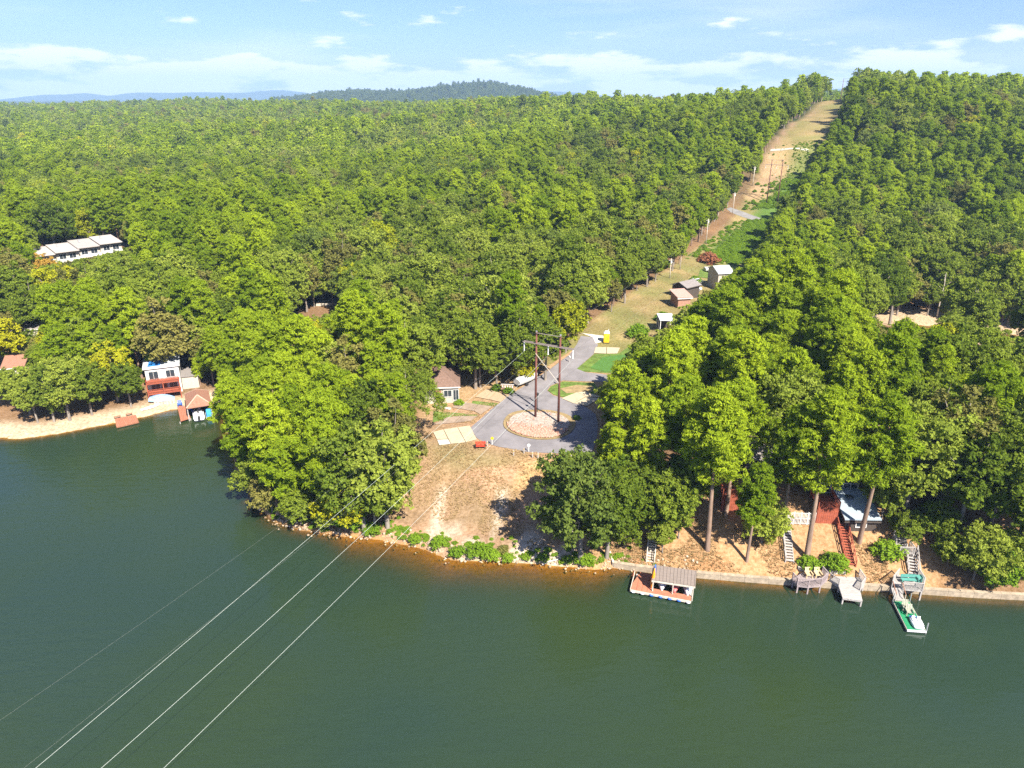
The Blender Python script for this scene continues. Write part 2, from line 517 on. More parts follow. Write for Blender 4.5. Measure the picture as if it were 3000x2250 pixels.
    lay((GX < -50) * (GY < 140) * (1 - sstep(2.5, 6.5, dl)) * (dl > -30), c(0.52, 0.40, 0.26))
    lay((GX > 60) * (GY > 150) * (GY < 210) * (1 - sstep(7, 12, segdist(GX, GY, INLET))), c(0.50, 0.36, 0.22))
    # lake bed: ochre sand and silt
    lay((dl < 0) * (dl > -300) * (GZ < 0), c(0.40, 0.22, 0.05))
    # far hills keep wood colours
    lay(sstep(1800, 2000, GY), c(0.05, 0.07, 0.025))
    return np.clip(C * 0.79, 0, 1)
def build_ground():
    C = ground_colours()
    n, m = GX.shape
    idx = np.arange(n * m).reshape(n, m)
    f = np.stack([idx[:-1, :-1], idx[:-1, 1:], idx[1:, 1:], idx[1:, :-1]], -1).reshape(-1, 4)
    col = np.concatenate([C, np.ones((n, m, 1))], -1).astype(np.float32)
    mt = nmat('ground_cover')
    N, L = mt.node_tree.nodes, mt.node_tree.links
    b = N['Principled BSDF']
    at = N.new('ShaderNodeAttribute'); at.attribute_name = 'cover'
    tc = N.new('ShaderNodeTexCoord')
    n1 = N.new('ShaderNodeTexNoise'); n1.inputs['Scale'].default_value = 2.0; n1.inputs['Detail'].default_value = 9; n1.inputs['Roughness'].default_value = 0.72
    n2 = N.new('ShaderNodeTexNoise'); n2.inputs['Scale'].default_value = 0.11; n2.inputs['Detail'].default_value = 5
    n3 = N.new('ShaderNodeTexVoronoi'); n3.inputs['Scale'].default_value = 2.3
    for q in (n1, n2, n3): L.new(tc.outputs['Object'], q.inputs['Vector'])
    a = N.new('ShaderNodeMapRange'); a.inputs[1].default_value = 0.32; a.inputs[2].default_value = 0.68; a.inputs[3].default_value = 0.6; a.inputs[4].default_value = 1.38
    L.new(n1.outputs[0], a.inputs[0])
    b2 = N.new('ShaderNodeMapRange'); b2.inputs[1].default_value = 0.3; b2.inputs[2].default_value = 0.7; b2.inputs[3].default_value = 0.85; b2.inputs[4].default_value = 1.15
    L.new(n2.outputs[0], b2.inputs[0])
    mu = N.new('ShaderNodeMath'); mu.operation = 'MULTIPLY'; L.new(a.outputs[0], mu.inputs[0]); L.new(b2.outputs[0], mu.inputs[1])
    hs = N.new('ShaderNodeHueSaturation'); L.new(at.outputs['Color'], hs.inputs['Color']); L.new(mu.outputs[0], hs.inputs['Value'])
    sr = N.new('ShaderNodeMapRange'); sr.inputs[3].default_value = 1.2; sr.inputs[4].default_value = 0.75
    L.new(n1.outputs[0], sr.inputs[0]); L.new(sr.outputs[0], hs.inputs['Saturation'])
    L.new(hs.outputs[0], b.inputs['Base Color'])
    b.inputs['Roughness'].default_value = 0.95; b.inputs['Specular IOR Level'].default_value = 0.1
    bp = N.new('ShaderNodeBump'); bp.inputs['Strength'].default_value = 0.6; bp.inputs['Distance'].default_value = 0.25
    L.new(n1.outputs[0], bp.inputs['Height']); L.new(bp.outputs[0], b.inputs['Normal'])
    me = npmesh('ground', np.stack([GX, GY, GZ], -1).reshape(-1, 3), f, [mt], attrs={'cover': ('POINT', 'FLOAT_COLOR', col.reshape(-1, 4))}, smooth=True)
    o = bpy.data.objects.new('ground', me); COL.objects.link(o)
    tag(o, 'sloping ground of dry grass, pine straw and forest soil round the lake', 'ground', kind='structure')
build_ground()

# ---- water
def build_water(name, poly, label, murk):
    xs = np.array([p[0] for p in poly]); ys = np.array([p[1] for p in poly])
    gx = spaced(xs.min() - 3, xs.max() + 3, max(xs.min() - 3, -112), min(xs.max() + 3, 118), 1.3, 1.08)
    gy = spaced(ys.min() - 3, ys.max() + 3, max(ys.min(), 55), max(ys.max() + 3, 125) if ys.min() < 50 else ys.max() + 3, 1.0, 1.08)
    X, Y = np.meshgrid(gx, gy)
    depth = np.maximum(0, -height_full(X, Y))
    ins = inpoly(X, Y, poly); d = segdist(X, Y, poly)
    keep = ins | (d < 2.2)
    idx = np.arange(X.size).reshape(X.shape)
    f = np.stack([idx[:-1, :-1], idx[:-1, 1:], idx[1:, 1:], idx[1:, :-1]], -1).reshape(-1, 4)
    kf = keep.ravel()[f].all(1); f = f[kf]
    used = np.unique(f); re = np.full(X.size, -1); re[used] = np.arange(len(used))
    V = np.stack([X, Y, np.zeros_like(X)], -1).reshape(-1, 3)[used]
    m = nmat(name + '_surface')
    N, L = m.node_tree.nodes, m.node_tree.links
    N.remove(N['Principled BSDF']); out = N['Material Output']
    at = N.new('ShaderNodeAttribute'); at.attribute_name = 'depth'
    ex = N.new('ShaderNodeMath'); ex.operation = 'MULTIPLY'; ex.inputs[1].default_value = -0.95
    L.new(at.outputs['Fac'], ex.inputs[0])
    e2 = N.new('ShaderNodeMath'); e2.operation = 'EXPONENT'; L.new(ex.outputs[0], e2.inputs[0])
    tc = N.new('ShaderNodeTexCoord')
    nb = N.new('ShaderNodeTexNoise'); nb.inputs['Scale'].default_value = 0.022; nb.inputs['Detail'].default_value = 3
    L.new(tc.outputs['Object'], nb.inputs['Vector'])
    cr = N.new('ShaderNodeMix'); cr.data_type = 'RGBA'
    cr.inputs[6].default_value = (*murk[0], 1); cr.inputs[7].default_value = (*murk[1], 1)
    rr = N.new('ShaderNodeMapRange'); rr.inputs[1].default_value = 0.38; rr.inputs[2].default_value = 0.62
    L.new(nb.outputs[0], rr.inputs[0]); L.new(rr.outputs[0], cr.inputs[0])
    dif = N.new('ShaderNodeBsdfDiffuse'); L.new(cr.outputs[2], dif.inputs[0])
    tr = N.new('ShaderNodeBsdfTransparent'); tr.inputs[0].default_value = (0.86, 0.72, 0.40, 1)
    body = N.new('ShaderNodeMixShader'); L.new(e2.outputs[0], body.inputs[0]); L.new(dif.outputs[0], body.inputs[1]); L.new(tr.outputs[0], body.inputs[2])
    # ripples
    w1 = N.new('ShaderNodeTexNoise'); w1.inputs['Scale'].default_value = 1.0; w1.inputs['Detail'].default_value = 4; w1.inputs['Roughness'].default_value = 0.55
    mp = N.new('ShaderNodeMapping'); mp.inputs['Rotation'].default_value = (0, 0, math.radians(-20)); mp.inputs['Scale'].default_value = (0.35, 0.95, 1)
    L.new(tc.outputs['Object'], mp.inputs[0]); L.new(mp.outputs[0], w1.inputs['Vector'])
    w2 = N.new('ShaderNodeTexNoise'); w2.inputs['Scale'].default_value = 3.2; w2.inputs['Detail'].default_value = 3
    L.new(mp.outputs[0], w2.inputs['Vector'])
    ws = N.new('ShaderNodeMath'); ws.operation = 'MULTIPLY_ADD'; ws.inputs[1].default_value = 0.25
    L.new(w2.outputs[0], ws.inputs[0]); L.new(w1.outputs[0], ws.inputs[2])
    bp = N.new('ShaderNodeBump'); bp.inputs['Distance'].default_value = 0.3
    wp = N.new('ShaderNodeTexNoise'); wp.inputs['Scale'].default_value = 0.03; wp.inputs['Detail'].default_value = 3
    L.new(mp.outputs[0], wp.inputs['Vector'])
    wr = N.new('ShaderNodeMapRange'); wr.inputs[1].default_value = 0.35; wr.inputs[2].default_value = 0.65; wr.inputs[3].default_value = 0.09; wr.inputs[4].default_value = 0.42
    L.new(wp.outputs[0], wr.inputs[0]); L.new(wr.outputs[0], bp.inputs['Strength'])
    L.new(ws.outputs[0], bp.inputs['Height'])
    gl = N.new('ShaderNodeBsdfGlossy'); gl.inputs['Roughness'].default_value = 0.09; gl.inputs['Color'].default_value = (1, 1, 1, 1)
    L.new(bp.outputs[0], gl.inputs['Normal']); L.new(bp.outputs[0], dif.inputs['Normal'])
    fr = N.new('ShaderNodeFresnel'); fr.inputs['IOR'].default_value = 1.33; L.new(bp.outputs[0], fr.inputs['Normal'])
    fin = N.new('ShaderNodeMixShader'); L.new(fr.outputs[0], fin.inputs[0]); L.new(body.outputs[0], fin.inputs[1]); L.new(gl.outputs[0], fin.inputs[2])
    L.new(fin.outputs[0], out.inputs['Surface'])
    me = npmesh(name, V, re[f], [m], attrs={'depth': ('POINT', 'FLOAT', depth.ravel()[used].astype(np.float32))}, smooth=True)
    o = bpy.data.objects.new(name, me); COL.objects.link(o)
    tag(o, label, 'water', kind='structure')
build_water('lake_water', LAKE, 'dark green rippled lake water with ochre shallows along the bank', ((0.019, 0.037, 0.024), (0.024, 0.041, 0.015)))
build_water('inlet_water', INLET, 'narrow brown green inlet of water behind the trees', ((0.03, 0.05, 0.03), (0.035, 0.05, 0.025)))

# ---- draped sheets: roads, drives, lawns
def drape(name, pts, m, dz, label=None, cat=None, step=0.9, thick=0.0, parent=None, kind='structure', group=None):
    """a sheet over the ground with the outline pts (world x, y)"""
    pts = [Vector((p[0], p[1], 0)) for p in pts]
    dense = []
    for i, p in enumerate(pts):
        q = pts[(i + 1) % len(pts)]
        k = max(1, int((q - p).length / step))
        dense += [p.lerp(q, j / k) for j in range(k)]
    xs = [p.x for p in pts]; ys = [p.y for p in pts]
    bm = bmesh.new()
    vs = [bm.verts.new(p) for p in dense]
    for i in range(len(vs)): bm.edges.new((vs[i], vs[(i + 1) % len(vs)]))
    bmesh.ops.triangle_fill(bm, edges=bm.edges[:], use_beauty=True, use_dissolve=False)
    x = math.floor(min(xs)) + step
    while x < max(xs):
        bmesh.ops.bisect_plane(bm, geom=bm.verts[:] + bm.edges[:] + bm.faces[:], plane_co=(x, 0, 0), plane_no=(1, 0, 0)); x += step
    y = math.floor(min(ys)) + step
    while y < max(ys):
        bmesh.ops.bisect_plane(bm, geom=bm.verts[:] + bm.edges[:] + bm.faces[:], plane_co=(0, y, 0), plane_no=(0, 1, 0)); y += step
    co = np.array([v.co[:] for v in bm.verts])
    zz = H(co[:, 0], co[:, 1]) + dz
    for v, z in zip(bm.verts, zz): v.co.z = z
    bmesh.ops.recalc_face_normals(bm, faces=bm.faces)
    if sum(f.normal.z for f in bm.faces) < 0: bmesh.ops.reverse_faces(bm, faces=bm.faces)
    if thick:
        r = bmesh.ops.extrude_face_region(bm, geom=bm.faces[:])
        for v in [g for g in r['geom'] if isinstance(g, bmesh.types.BMVert)]: v.co.z += thick
        bmesh.ops.recalc_face_normals(bm, faces=bm.faces)
    me = bpy.data.meshes.new(name); bm.to_mesh(me); bm.free()
    me.polygons.foreach_set('use_smooth', [not thick] * len(me.polygons))
    me.materials.append(m)
    o = bpy.data.objects.new(name, me); COL.objects.link(o)
    if parent: o.parent = parent
    elif label: tag(o, label, cat, group, kind)
    return o
def gxy(pts): return [(G(a, b).x, G(a, b).y) for a, b in pts]
def smooth_closed(pts, it=2):
    for _ in range(it):
        out = []
        for i, p in enumerate(pts):
            q = pts[(i + 1) % len(pts)]
            out += [(p[0] * .75 + q[0] * .25, p[1] * .75 + q[1] * .25), (p[0] * .25 + q[0] * .75, p[1] * .25 + q[1] * .75)]
        pts = out
    return pts
asphalt = mat('asphalt', (0.225, 0.208, 0.21), 0.9, 0.14, 0.35, 0.25, stretch=(1, 1, 1))
asphalt_old = mat('old_asphalt', (0.22, 0.21, 0.20), 0.92, 0.15, 0.5, 0.2)
concrete = mat('concrete', (0.46, 0.385, 0.26), 0.9, 0.08, 1.2, 0.1)
concrete_new = mat('pale_concrete', (0.60, 0.55, 0.45), 0.9, 0.08, 1.2, 0.1)
concrete_brown = mat('stained_concrete', (0.30, 0.225, 0.165), 0.92, 0.15, 0.8, 0.1)
lawn = mat('lawn_grass', (0.115, 0.17, 0.035), 0.95, 0.3, 1.0, 0.4, spec=0.1)
turf = mat('putting_turf', (0.075, 0.165, 0.035), 0.95, 0.12, 1.0, 0.1, spec=0.1)
drygrass = mat('dry_grass_verge', (0.28, 0.205, 0.10), 0.95, 0.2, 1.5, 0.4, spec=0.1)
gravelm = mat('gravel_bed', (0.35, 0.30, 0.25), 0.95, 0.25, 2.5, 0.6, spec=0.1)
mulch = mat('mulch_verge', (0.36, 0.225, 0.12), 0.95, 0.25, 1.5, 0.5, spec=0.1)
# road with the turning loop: outline in photo pixels
road_px = [(1378, 1254), (1400, 1235), (1440, 1200), (1500, 1155), (1560, 1118), (1620, 1076), (1668, 1040), (1690, 1010), (1702, 985), (1738, 990), (1752, 1012), (1738, 1040), (1712, 1062), (1690, 1082),
           (1716, 1092), (1790, 1102), (1800, 1122), (1750, 1120), (1650, 1116), (1612, 1132), (1603, 1145), (1620, 1160), (1660, 1172), (1720, 1196), (1745, 1215), (1752, 1245), (1748, 1290), (1735, 1325), (1640, 1330), (1540, 1326),
           (1460, 1310), (1410, 1295), (1396, 1283)]
drape('road', gxy(road_px), asphalt, 0.05, 'grey asphalt lane widening into a loop round the gravel island', 'road')
isl = G(1572, 1248)
ISLC = gxy([(1572, 1248)])[0]
island_px = [(1472, 1245), (1482, 1222), (1510, 1208), (1560, 1203), (1620, 1205), (1670, 1220), (1690, 1240), (1678, 1268), (1640, 1288), (1580, 1292), (1520, 1280), (1485, 1264)]
ISLAND = smooth_closed(gxy(island_px), 2)
drape('island_verge', ISLAND, drygrass, 0.10, 'rim of dry grass round the loop island', 'verge', thick=0.08)
shrink = lambda pts, k: [(p[0] + (ISLC[0] - p[0]) * k, p[1] + (ISLC[1] - p[1]) * k) for p in pts]
drape('island_gravel', shrink(ISLAND, 0.16), gravelm, 0.20, 'pale gravel bed in the loop island', 'gravel bed', thick=0.06)
drape('far_road', gxy([(2128, 612), (2140, 608), (2180, 622), (2230, 640), (2262, 648), (2262, 658), (2225, 652), (2175, 636), (2140, 622)]), asphalt_old, 0.06, 'narrow grey lane crossing the green power line clearing', 'road')
drape('far_gravel_track', gxy([(2258, 438), (2290, 436), (2370, 440), (2370, 446), (2290, 442), (2256, 444)]), mat('track', (0.5, 0.45, 0.36), 0.95), 0.12, 'pale track crossing the clearing higher up the hill', 'track')
drape('road_verge', gxy([(1545, 1122), (1568, 1100), (1625, 1062), (1690, 1018), (1697, 1006), (1688, 1018), (1668, 1040), (1620, 1074), (1560, 1116)]), mulch, 0.045, 'strip of brown mulch beside the lane under the trees', 'verge')
drape('gravel_pulloff', gxy([(1704, 978), (1768, 985), (1768, 1003), (1745, 1008), (1736, 990)]), concrete_new, 0.09, 'pale gravel pull-off beside the portable toilet', 'pull-off')
drape('grass_verge', gxy([(1684, 1083), (1712, 1064), (1742, 1038), (1815, 1036), (1850, 1010), (1862, 1050), (1830, 1100), (1716, 1090)]), lawn, 0.03, 'bright green lawn beside the lane', 'lawn')
drape('putting_green', gxy([(1728, 1080), (1765, 1048), (1812, 1042), (1845, 1040), (1835, 1080), (1775, 1092)]), turf, 0.07, 'smooth deep green turf square within the lawn', 'lawn')
drape('lawn_island', gxy([(1605, 1146), (1614, 1134), (1650, 1119), (1740, 1124), (1752, 1140), (1742, 1158), (1660, 1168), (1622, 1158)]), lawn, 0.08, 'small green lawn between the lane and the shaded drive', 'lawn')
drape('dry_patch', gxy([(1640, 1140), (1690, 1130), (1740, 1134), (1735, 1150), (1660, 1154)]), drygrass, 0.11, 'dry yellow patch in the small lawn', 'lawn')
drape('side_lawn', gxy([(1270, 1206), (1400, 1218), (1400, 1222), (1330, 1220), (1268, 1240)]), lawn, 0.04, 'strip of green grass between two brown drives', 'lawn')
drape('upper_lawn', gxy([(1385, 1175), (1460, 1182), (1450, 1192), (1380, 1186)]), lawn, 0.04, 'small green strip of grass beside the loop', 'lawn')
drape('clearing_lawn', gxy([(2052, 790), (2105, 778), (2120, 792), (2085, 818), (2045, 812)]), lawn, 0.1, 'vivid green lawn at the edge of the clearing', 'lawn')
def pad(name, label, pieces, m, cat='driveway', group=None):
    """a drive poured in panels: each panel a part"""
    r = thing(name, label, cat, (0, 0, 0), 0, group)
    for i, q in enumerate(pieces):
        o = drape('slab', gxy(q), m[i % len(m)] if isinstance(m, list) else m, 0.10, parent=r, thick=0.05)
    return r
pad('concrete_driveway', 'large cream concrete driveway poured in square panels beside the loop', [
    [(1269, 1268), (1299, 1262), (1312, 1288), (1280, 1290)], [(1281, 1292), (1313, 1290), (1320, 1303), (1287, 1307)],
    [(1300.5, 1262), (1340, 1255.5), (1364, 1298), (1321.5, 1303)], [(1341.5, 1255), (1376, 1251), (1397, 1290), (1365.5, 1297.5)]], [concrete, concrete_new, concrete, concrete])
pad('stained_driveway', 'brown stained driveway with a pale seam beside the round bush', [
    [(1325, 1196), (1352, 1180), (1400, 1188), (1388, 1206)], [(1401.5, 1188), (1442, 1195), (1407, 1218), (1389.5, 1207)]], concrete_brown)
pad('worn_driveway', 'faded brown driveway between dry grass and green strip', [
    [(1268, 1246), (1310, 1226), (1350, 1222), (1330, 1240)], [(1351.5, 1222), (1400, 1221), (1380, 1236), (1332, 1240)]], concrete_brown)
pad('upper_driveway', 'tan driveway below the low wall by the loop', [
    [(1392, 1165), (1425, 1142), (1452, 1150), (1432, 1172)], [(1453.5, 1150.5), (1488, 1160), (1466, 1180), (1433.5, 1172.5)]], mat('tan_concrete', (0.40, 0.29, 0.18), 0.92, 0.12))
pad('shaded_driveway', 'cream concrete pad half in tree shade beside the small lawn', [
    [(1645, 1170), (1690, 1153), (1716, 1165), (1680, 1184)], [(1691.5, 1152.5), (1715, 1150), (1760, 1166), (1718, 1164)], [(1717.5, 1166), (1757, 1169), (1720, 1192), (1682, 1185)]], concrete)
pad('tan_concrete_pad', 'bare tan concrete pad at the top of the green lawn', [
    [(1745, 1020), (1776, 1019), (1776, 1038), (1740, 1036)], [(1778, 1019), (1816, 1021), (1808, 1037), (1778, 1038)]], concrete)
pad('front_walk', 'narrow pale path from the house to the brown drive', [[(1272, 1190), (1278, 1188), (1322, 1199), (1318, 1203)]], concrete_new, 'path')

# ---- far blue hills, each a real ridge several kilometres off
def ridge(name, label, pts, Y, depth, m):
    """pts: (photo px, py) of the skyline"""
    P = [WY(a, b, Y) for a, b in pts]
    xs = np.array([p.x for p in P]); zs = np.array([p.z for p in P])
    X = np.linspace(xs[0], xs[-1], 240)
    crest = np.interp(X, xs, zs)
    k = np.hanning(15); k /= k.sum()
    crest = np.convolve(np.pad(crest, 7, 'edge'), k, 'valid') + vnoise(X, X * 0, 180, 21) * 4 + vnoise(X, X * 0, 70, 22) * 2
    T = np.linspace(-1, 1, 41)
    V = []
    for t in T:
        e = (1 - abs(t)) ** 0.8 if t < 0 else (1 - t) ** 0.9
        y = Y + t * depth + vnoise(X, X * 0 + t * 900, 400, 23) * depth * 0.06 * (1 - abs(t))
        z = -8 + (crest + 8) * e + vnoise(X, X * 0 + t * 1500, 300, 24) * 14 * e * (1 - e) * 4
        V.append(np.stack([X, y, z], -1))
    V = np.array(V); n, mm = V.shape[:2]
    idx = np.arange(n * mm).reshape(n, mm)
    f = np.stack([idx[:-1, :-1], idx[:-1, 1:], idx[1:, 1:], idx[1:, :-1]], -1).reshape(-1, 4)
    o = bpy.data.objects.new(name, npmesh(name, V.reshape(-1, 3), f, [m], smooth=True)); COL.objects.link(o)
    return tag(o, label, 'hill', kind='structure')
hillm = mat('distant_woods', (0.045, 0.07, 0.03), 0.95, 0.2, 0.01, spec=0.0)
ridge('blue_hill', 'long blue mountain ridge low on the skyline far beyond the woods', [(-260, 300), (-60, 296), (60, 285), (110, 278), (190, 277), (235, 271), (270, 274), (315, 281), (370, 274), (435, 270), (500, 274), (590, 270), (700, 273), (780, 266), (820, 263), (870, 268), (960, 282), (1050, 300)], 8800, 900, hillm)
ridge('blue_hill', 'small blue hill showing beside the dark wooded hill', [(1480, 300), (1540, 275), (1590, 265), (1620, 268), (1690, 272), (1800, 282), (1900, 300)], 8600, 800, hillm)
ridge('blue_hill', 'blue mountain seen through the notch of the power line clearing', [(2180, 300), (2270, 262), (2300, 257), (2340, 262), (2440, 260), (2500, 256), (2640, 244), (2760, 236), (2880, 224), (2950, 219), (3060, 221), (3300, 240), (3500, 290)], 8200, 1000, hillm)
# ------------------------------------------------------------------ trees
bark_pine = mat('pine_bark', (0.27, 0.185, 0.135), 0.95, 0.25, 2.0, 0.5, stretch=(1, 1, 0.25), spec=0.1)
bark_oak = mat('grey_bark', (0.25, 0.215, 0.18), 0.95, 0.25, 2.0, 0.5, stretch=(1, 1, 0.25), spec=0.1)
LM = {
    'pine': leafmat('pine_needles', (0.140, 0.228, 0.013), (0.380, 0.470, 0.026), 0.48),
    'oak': leafmat('oak_leaves', (0.084, 0.138, 0.015), (0.280, 0.348, 0.040), 0.48),
    'light': leafmat('light_leaves', (0.130, 0.195, 0.021), (0.355, 0.415, 0.060), 0.48),
    'yellow': leafmat('yellow_leaves', (0.24, 0.29, 0.015), (0.42, 0.41, 0.02), 0.35),
    'gold': leafmat('golden_leaves', (0.42, 0.26, 0.05), (0.54, 0.36, 0.06), 0.35),
    'rust': leafmat('rust_leaves', (0.28, 0.11, 0.06), (0.40, 0.17, 0.08), 0.3),
    'olive': leafmat('olive_leaves', (0.14, 0.15, 0.035), (0.26, 0.24, 0.06), 0.35),
    'silver': leafmat('silvery_leaves', (0.095, 0.145, 0.024), (0.245, 0.295, 0.060), 0.4),
    'hill': leafmat('far_hill_leaves', (0.055, 0.090, 0.018), (0.160, 0.205, 0.040), 0.3),
    'shrub': leafmat('shrub_leaves', (0.13, 0.23, 0.015), (0.23, 0.35, 0.028), 0.35),
}
def unit(v): return v / np.maximum(np.linalg.norm(v, axis=-1, keepdims=True), 1e-9)
def leaves(r, pads, n, size, upb=0.35, rough=0.8, aspect=0.6):
    """n leaf sprays over the pads (cx,cy,cz,rx,rz): verts, quads, per-leaf value"""
    pads = np.asarray(pads)
    w = pads[:, 3] ** 1.7; w /= w.sum()
    k = r.choice(len(pads), n, p=w)
    T = 16                                                     # sprays per clump: leaves gather round them
    D = unit(r.normal(size=(len(pads), T, 3)) + np.array([0, 0, upb]))
    Rf = 0.62 + 0.62 * r.random((len(pads), T, 1)) ** 1.3
    j = r.integers(0, T, n)
    P = pads[k]
    rad = np.stack([P[:, 3], P[:, 3], P[:, 4]], -1)
    d = D[k, j]
    c = P[:, :3] + rad * (d * Rf[k, j] + r.normal(size=(n, 3)) * 0.17)
    nm = unit(d * 0.8 + r.normal(size=(n, 3)) * rough * 0.6 + np.array([0, 0, 0.25]))
    t = unit(np.cross(nm, r.normal(size=(n, 3))))
    b = np.cross(nm, t)
    s = size * (0.6 + 0.8 * r.random((n, 1)))
    a = t * s; bb = b * s * aspect
    sk = (r.random((n, 1)) - 0.5) * 0.6
    V = np.stack([c - a, c - bb + a * sk, c + a * 0.9 + nm * s * 0.15, c + bb + a * sk], 1)
    val = np.repeat(np.clip(r.normal(0.5, 0.16, n) + (r.random(len(pads))[k] - 0.5) * 0.45 + (r.random((len(pads), T))[k, j] - 0.5) * 0.5, 0, 1), 4)
    return V.reshape(-1, 3), np.arange(n * 4).reshape(n, 4), val
def make_pads(r, kind, h, R, zlow=0.26):
    """clumps of the crown, and the trunk/limb polylines as (path, radii)"""
    limbs = []; pads = []
    lean = r.normal(size=2) * 0.02 * h
    top = lambda z: np.array([lean[0] * (z / h) ** 2, lean[1] * (z / h) ** 2, z])
    if kind == 'pine':
        z0 = h * (zlow + 0.12 * r.random())
        limbs.append(([top(z) for z in np.linspace(-0.6, h * 0.93, 7)], list(np.linspace(0.026 * h ** 0.9 * 1.0, 0.05, 7) * 0.9)))
        nb = int(56 + 10 * r.random())
        for i in range(nb):
            u = (i + r.random()) / nb
            z = z0 + (h * 0.97 - z0) * u ** 0.85
            shape = np.interp(u, [0, 0.15, 0.4, 0.75, 1.0], [0.50, 0.85, 1.0, 0.80, 0.22])
            prof = R * shape * (0.40 + 0.68 * r.random())
            a = i * 2.4 + r.random() * 1.4
            e = np.array([math.cos(a) * prof, math.sin(a) * prof, z + prof * (0.25 * r.random() - 0.08)])
            pr = R * (0.19 + 0.16 * r.random())
            pads.append((e[0], e[1], e[2], pr * 1.1, pr * 0.72))
            if prof > R * 0.62 and i % 2:
                m = e * 0.55 + top(z) * 0.45
                pads.append((m[0], m[1], m[2] + 0.15, pr, pr * 0.6))
            if i % 3 == 0: limbs.append(([top(z - prof * 0.12), (top(z) + e) / 2 + np.array([0, 0, -0.1]), e], [0.07, 0.045, 0.018]))
        for i in range(7):
            z = z0 + (h - z0) * (0.12 + 0.8 * i / 6); pads.append((lean[0], lean[1], z, R * 0.30, R * 0.34))
        pads.append((lean[0], lean[1], h * 0.97, R * 0.26, R * 0.30))
    elif kind in ('oak', 'round'):
        zc = h * (0.60 if kind == 'oak' else 0.52); rz = h - zc
        n = int(96 * (R / 4.0) ** 1.2)
        limbs.append(([top(z) for z in np.linspace(-0.6, zc, 5)], list(np.linspace(0.024 * h, 0.010 * h, 5))))
        for i in range(n):
            u = (i + 0.5) / n
            cz = 1 - 1.55 * u
            a = i * 2.39996 + r.normal() * 0.25
            s = math.sqrt(max(0, 1 - cz * cz))
            k = (0.62 + 0.44 * r.random()) * (1 + 0.14 * math.sin(3 * a + h) + 0.1 * math.sin(5 * a + 2 * h))
            pr = R * (0.14 + 0.11 * r.random())
            e = np.array([math.cos(a) * s * R * k, math.sin(a) * s * R * k, zc + cz * rz * k * (1.0 if cz > 0 else 0.75)])
            pads.append((e[0] + lean[0], e[1] + lean[1], e[2], pr, pr * 0.8))
            if i % 5 == 0: limbs.append(([top(zc * (0.55 + 0.4 * r.random())), (top(zc) + e) / 2, e], [0.012 * h, 0.007 * h, 0.02]))
        for i in range(10):
            q = r.normal(size=3) * 0.3
            pads.append((q[0] * R, q[1] * R, zc + q[2] * rz, R * 0.34, R * 0.28))
    elif kind == 'bush':
        n = 22
        for i in range(n):
            u = (i + .5) / n; a = i * 2.39996
            s = math.sqrt(u) * R * (0.75 + 0.3 * r.random())
            zz = h * (1 - 0.75 * u) * (0.6 + 0.4 * r.random())
            pads.append((math.cos(a) * s, math.sin(a) * s, zz * 0.8 + 0.1, R * 0.30, h * 0.26))
        for i in range(5):
            a = i * 1.3
            limbs.append(([(0, 0, -0.3), (math.cos(a) * R * 0.3, math.sin(a) * R * 0.3, h * 0.4), (math.cos(a) * R * 0.6, math.sin(a) * R * 0.6, h * 0.75)], [0.06, 0.04, 0.02]))
    elif kind == 'weeper':
        limbs.append(([top(z) for z in np.linspace(-0.6, h * 0.75, 5)], list(np.linspace(0.022 * h, 0.05, 5))))
        for i in range(46):
            a = i * 2.39996; u = (i + .5) / 46
            s = R * (0.35 + 0.65 * math.sqrt(u)) * (0.8 + 0.3 * r.random())
            e = np.array([math.cos(a) * s, math.sin(a) * s, h * (0.98 - 0.45 * u ** 1.5)])
            for q in range(3):
                pads.append((e[0] * (1 + 0.05 * q), e[1] * (1 + 0.05 * q), e[2] - q * 0.75, R * 0.15, 0.7))
            if i % 4 == 0: limbs.append(([top(h * 0.5), (top(h * .8) + e) / 2, e], [0.1, 0.06, 0.02]))
    return pads, limbs
def trunk_arrays(limbs, ns=7):
    mb = MB()
    for p, rd in limbs: mb.tube([tuple(q) for q in p], rd, ns if rd[0] > 0.15 else 5, cap=False)
    return np.array(mb.v), np.array(mb.f)
PROTO = {}
def proto(key, kind, lm, h, R, nleaf, size, seed, bark, zlow=0.26, **kw):
    r = np.random.default_rng(seed)
    pads, limbs = make_pads(r, kind, h, R, zlow)
    V, Fq, val = leaves(r, pads, nleaf, size, **kw)
    tv, tf = trunk_arrays(limbs)
    crown = npmesh(key + '_crown', V, Fq, [LM[lm]], attrs={'v': ('POINT', 'FLOAT', val.astype(np.float32))})
    trunk = npmesh(key + '_trunk', tv, tf, [bark], smooth=True)
    PROTO[key] = dict(key=key, h=h, R=R, crown=crown, trunk=trunk, lm=lm, bark=bark, kind=kind, V=V, F=Fq, val=val, tv=tv, tf=tf,
                      c0=min(p[2] for p in pads))
    return PROTO[key]
for i, (h, R) in enumerate(((16.5, 2.9), (18, 2.7), (15, 3.1), (19, 3.0), (13, 2.5))):
    proto('pine%d' % i, 'pine', 'pine', h, R, 24000, 0.24, 40 + i, bark_pine, upb=0.55, rough=1.3, aspect=0.27)
for i, (h, R) in enumerate(((20, 3.2), (18.5, 3.0))):
    proto('pine%d' % (5 + i), 'pine', 'pine', h, R, 23000, 0.24, 47 + i, bark_pine, zlow=0.38, upb=0.55, rough=1.3, aspect=0.27)
for i, (h, R) in enumerate(((12.5, 3.9), (14, 4.2), (11, 3.5), (13.5, 3.6))):
    proto('oak%d' % i, 'oak', 'oak', h, R, 24000, 0.19, 60 + i, bark_oak, upb=0.25, rough=1.2, aspect=0.62)
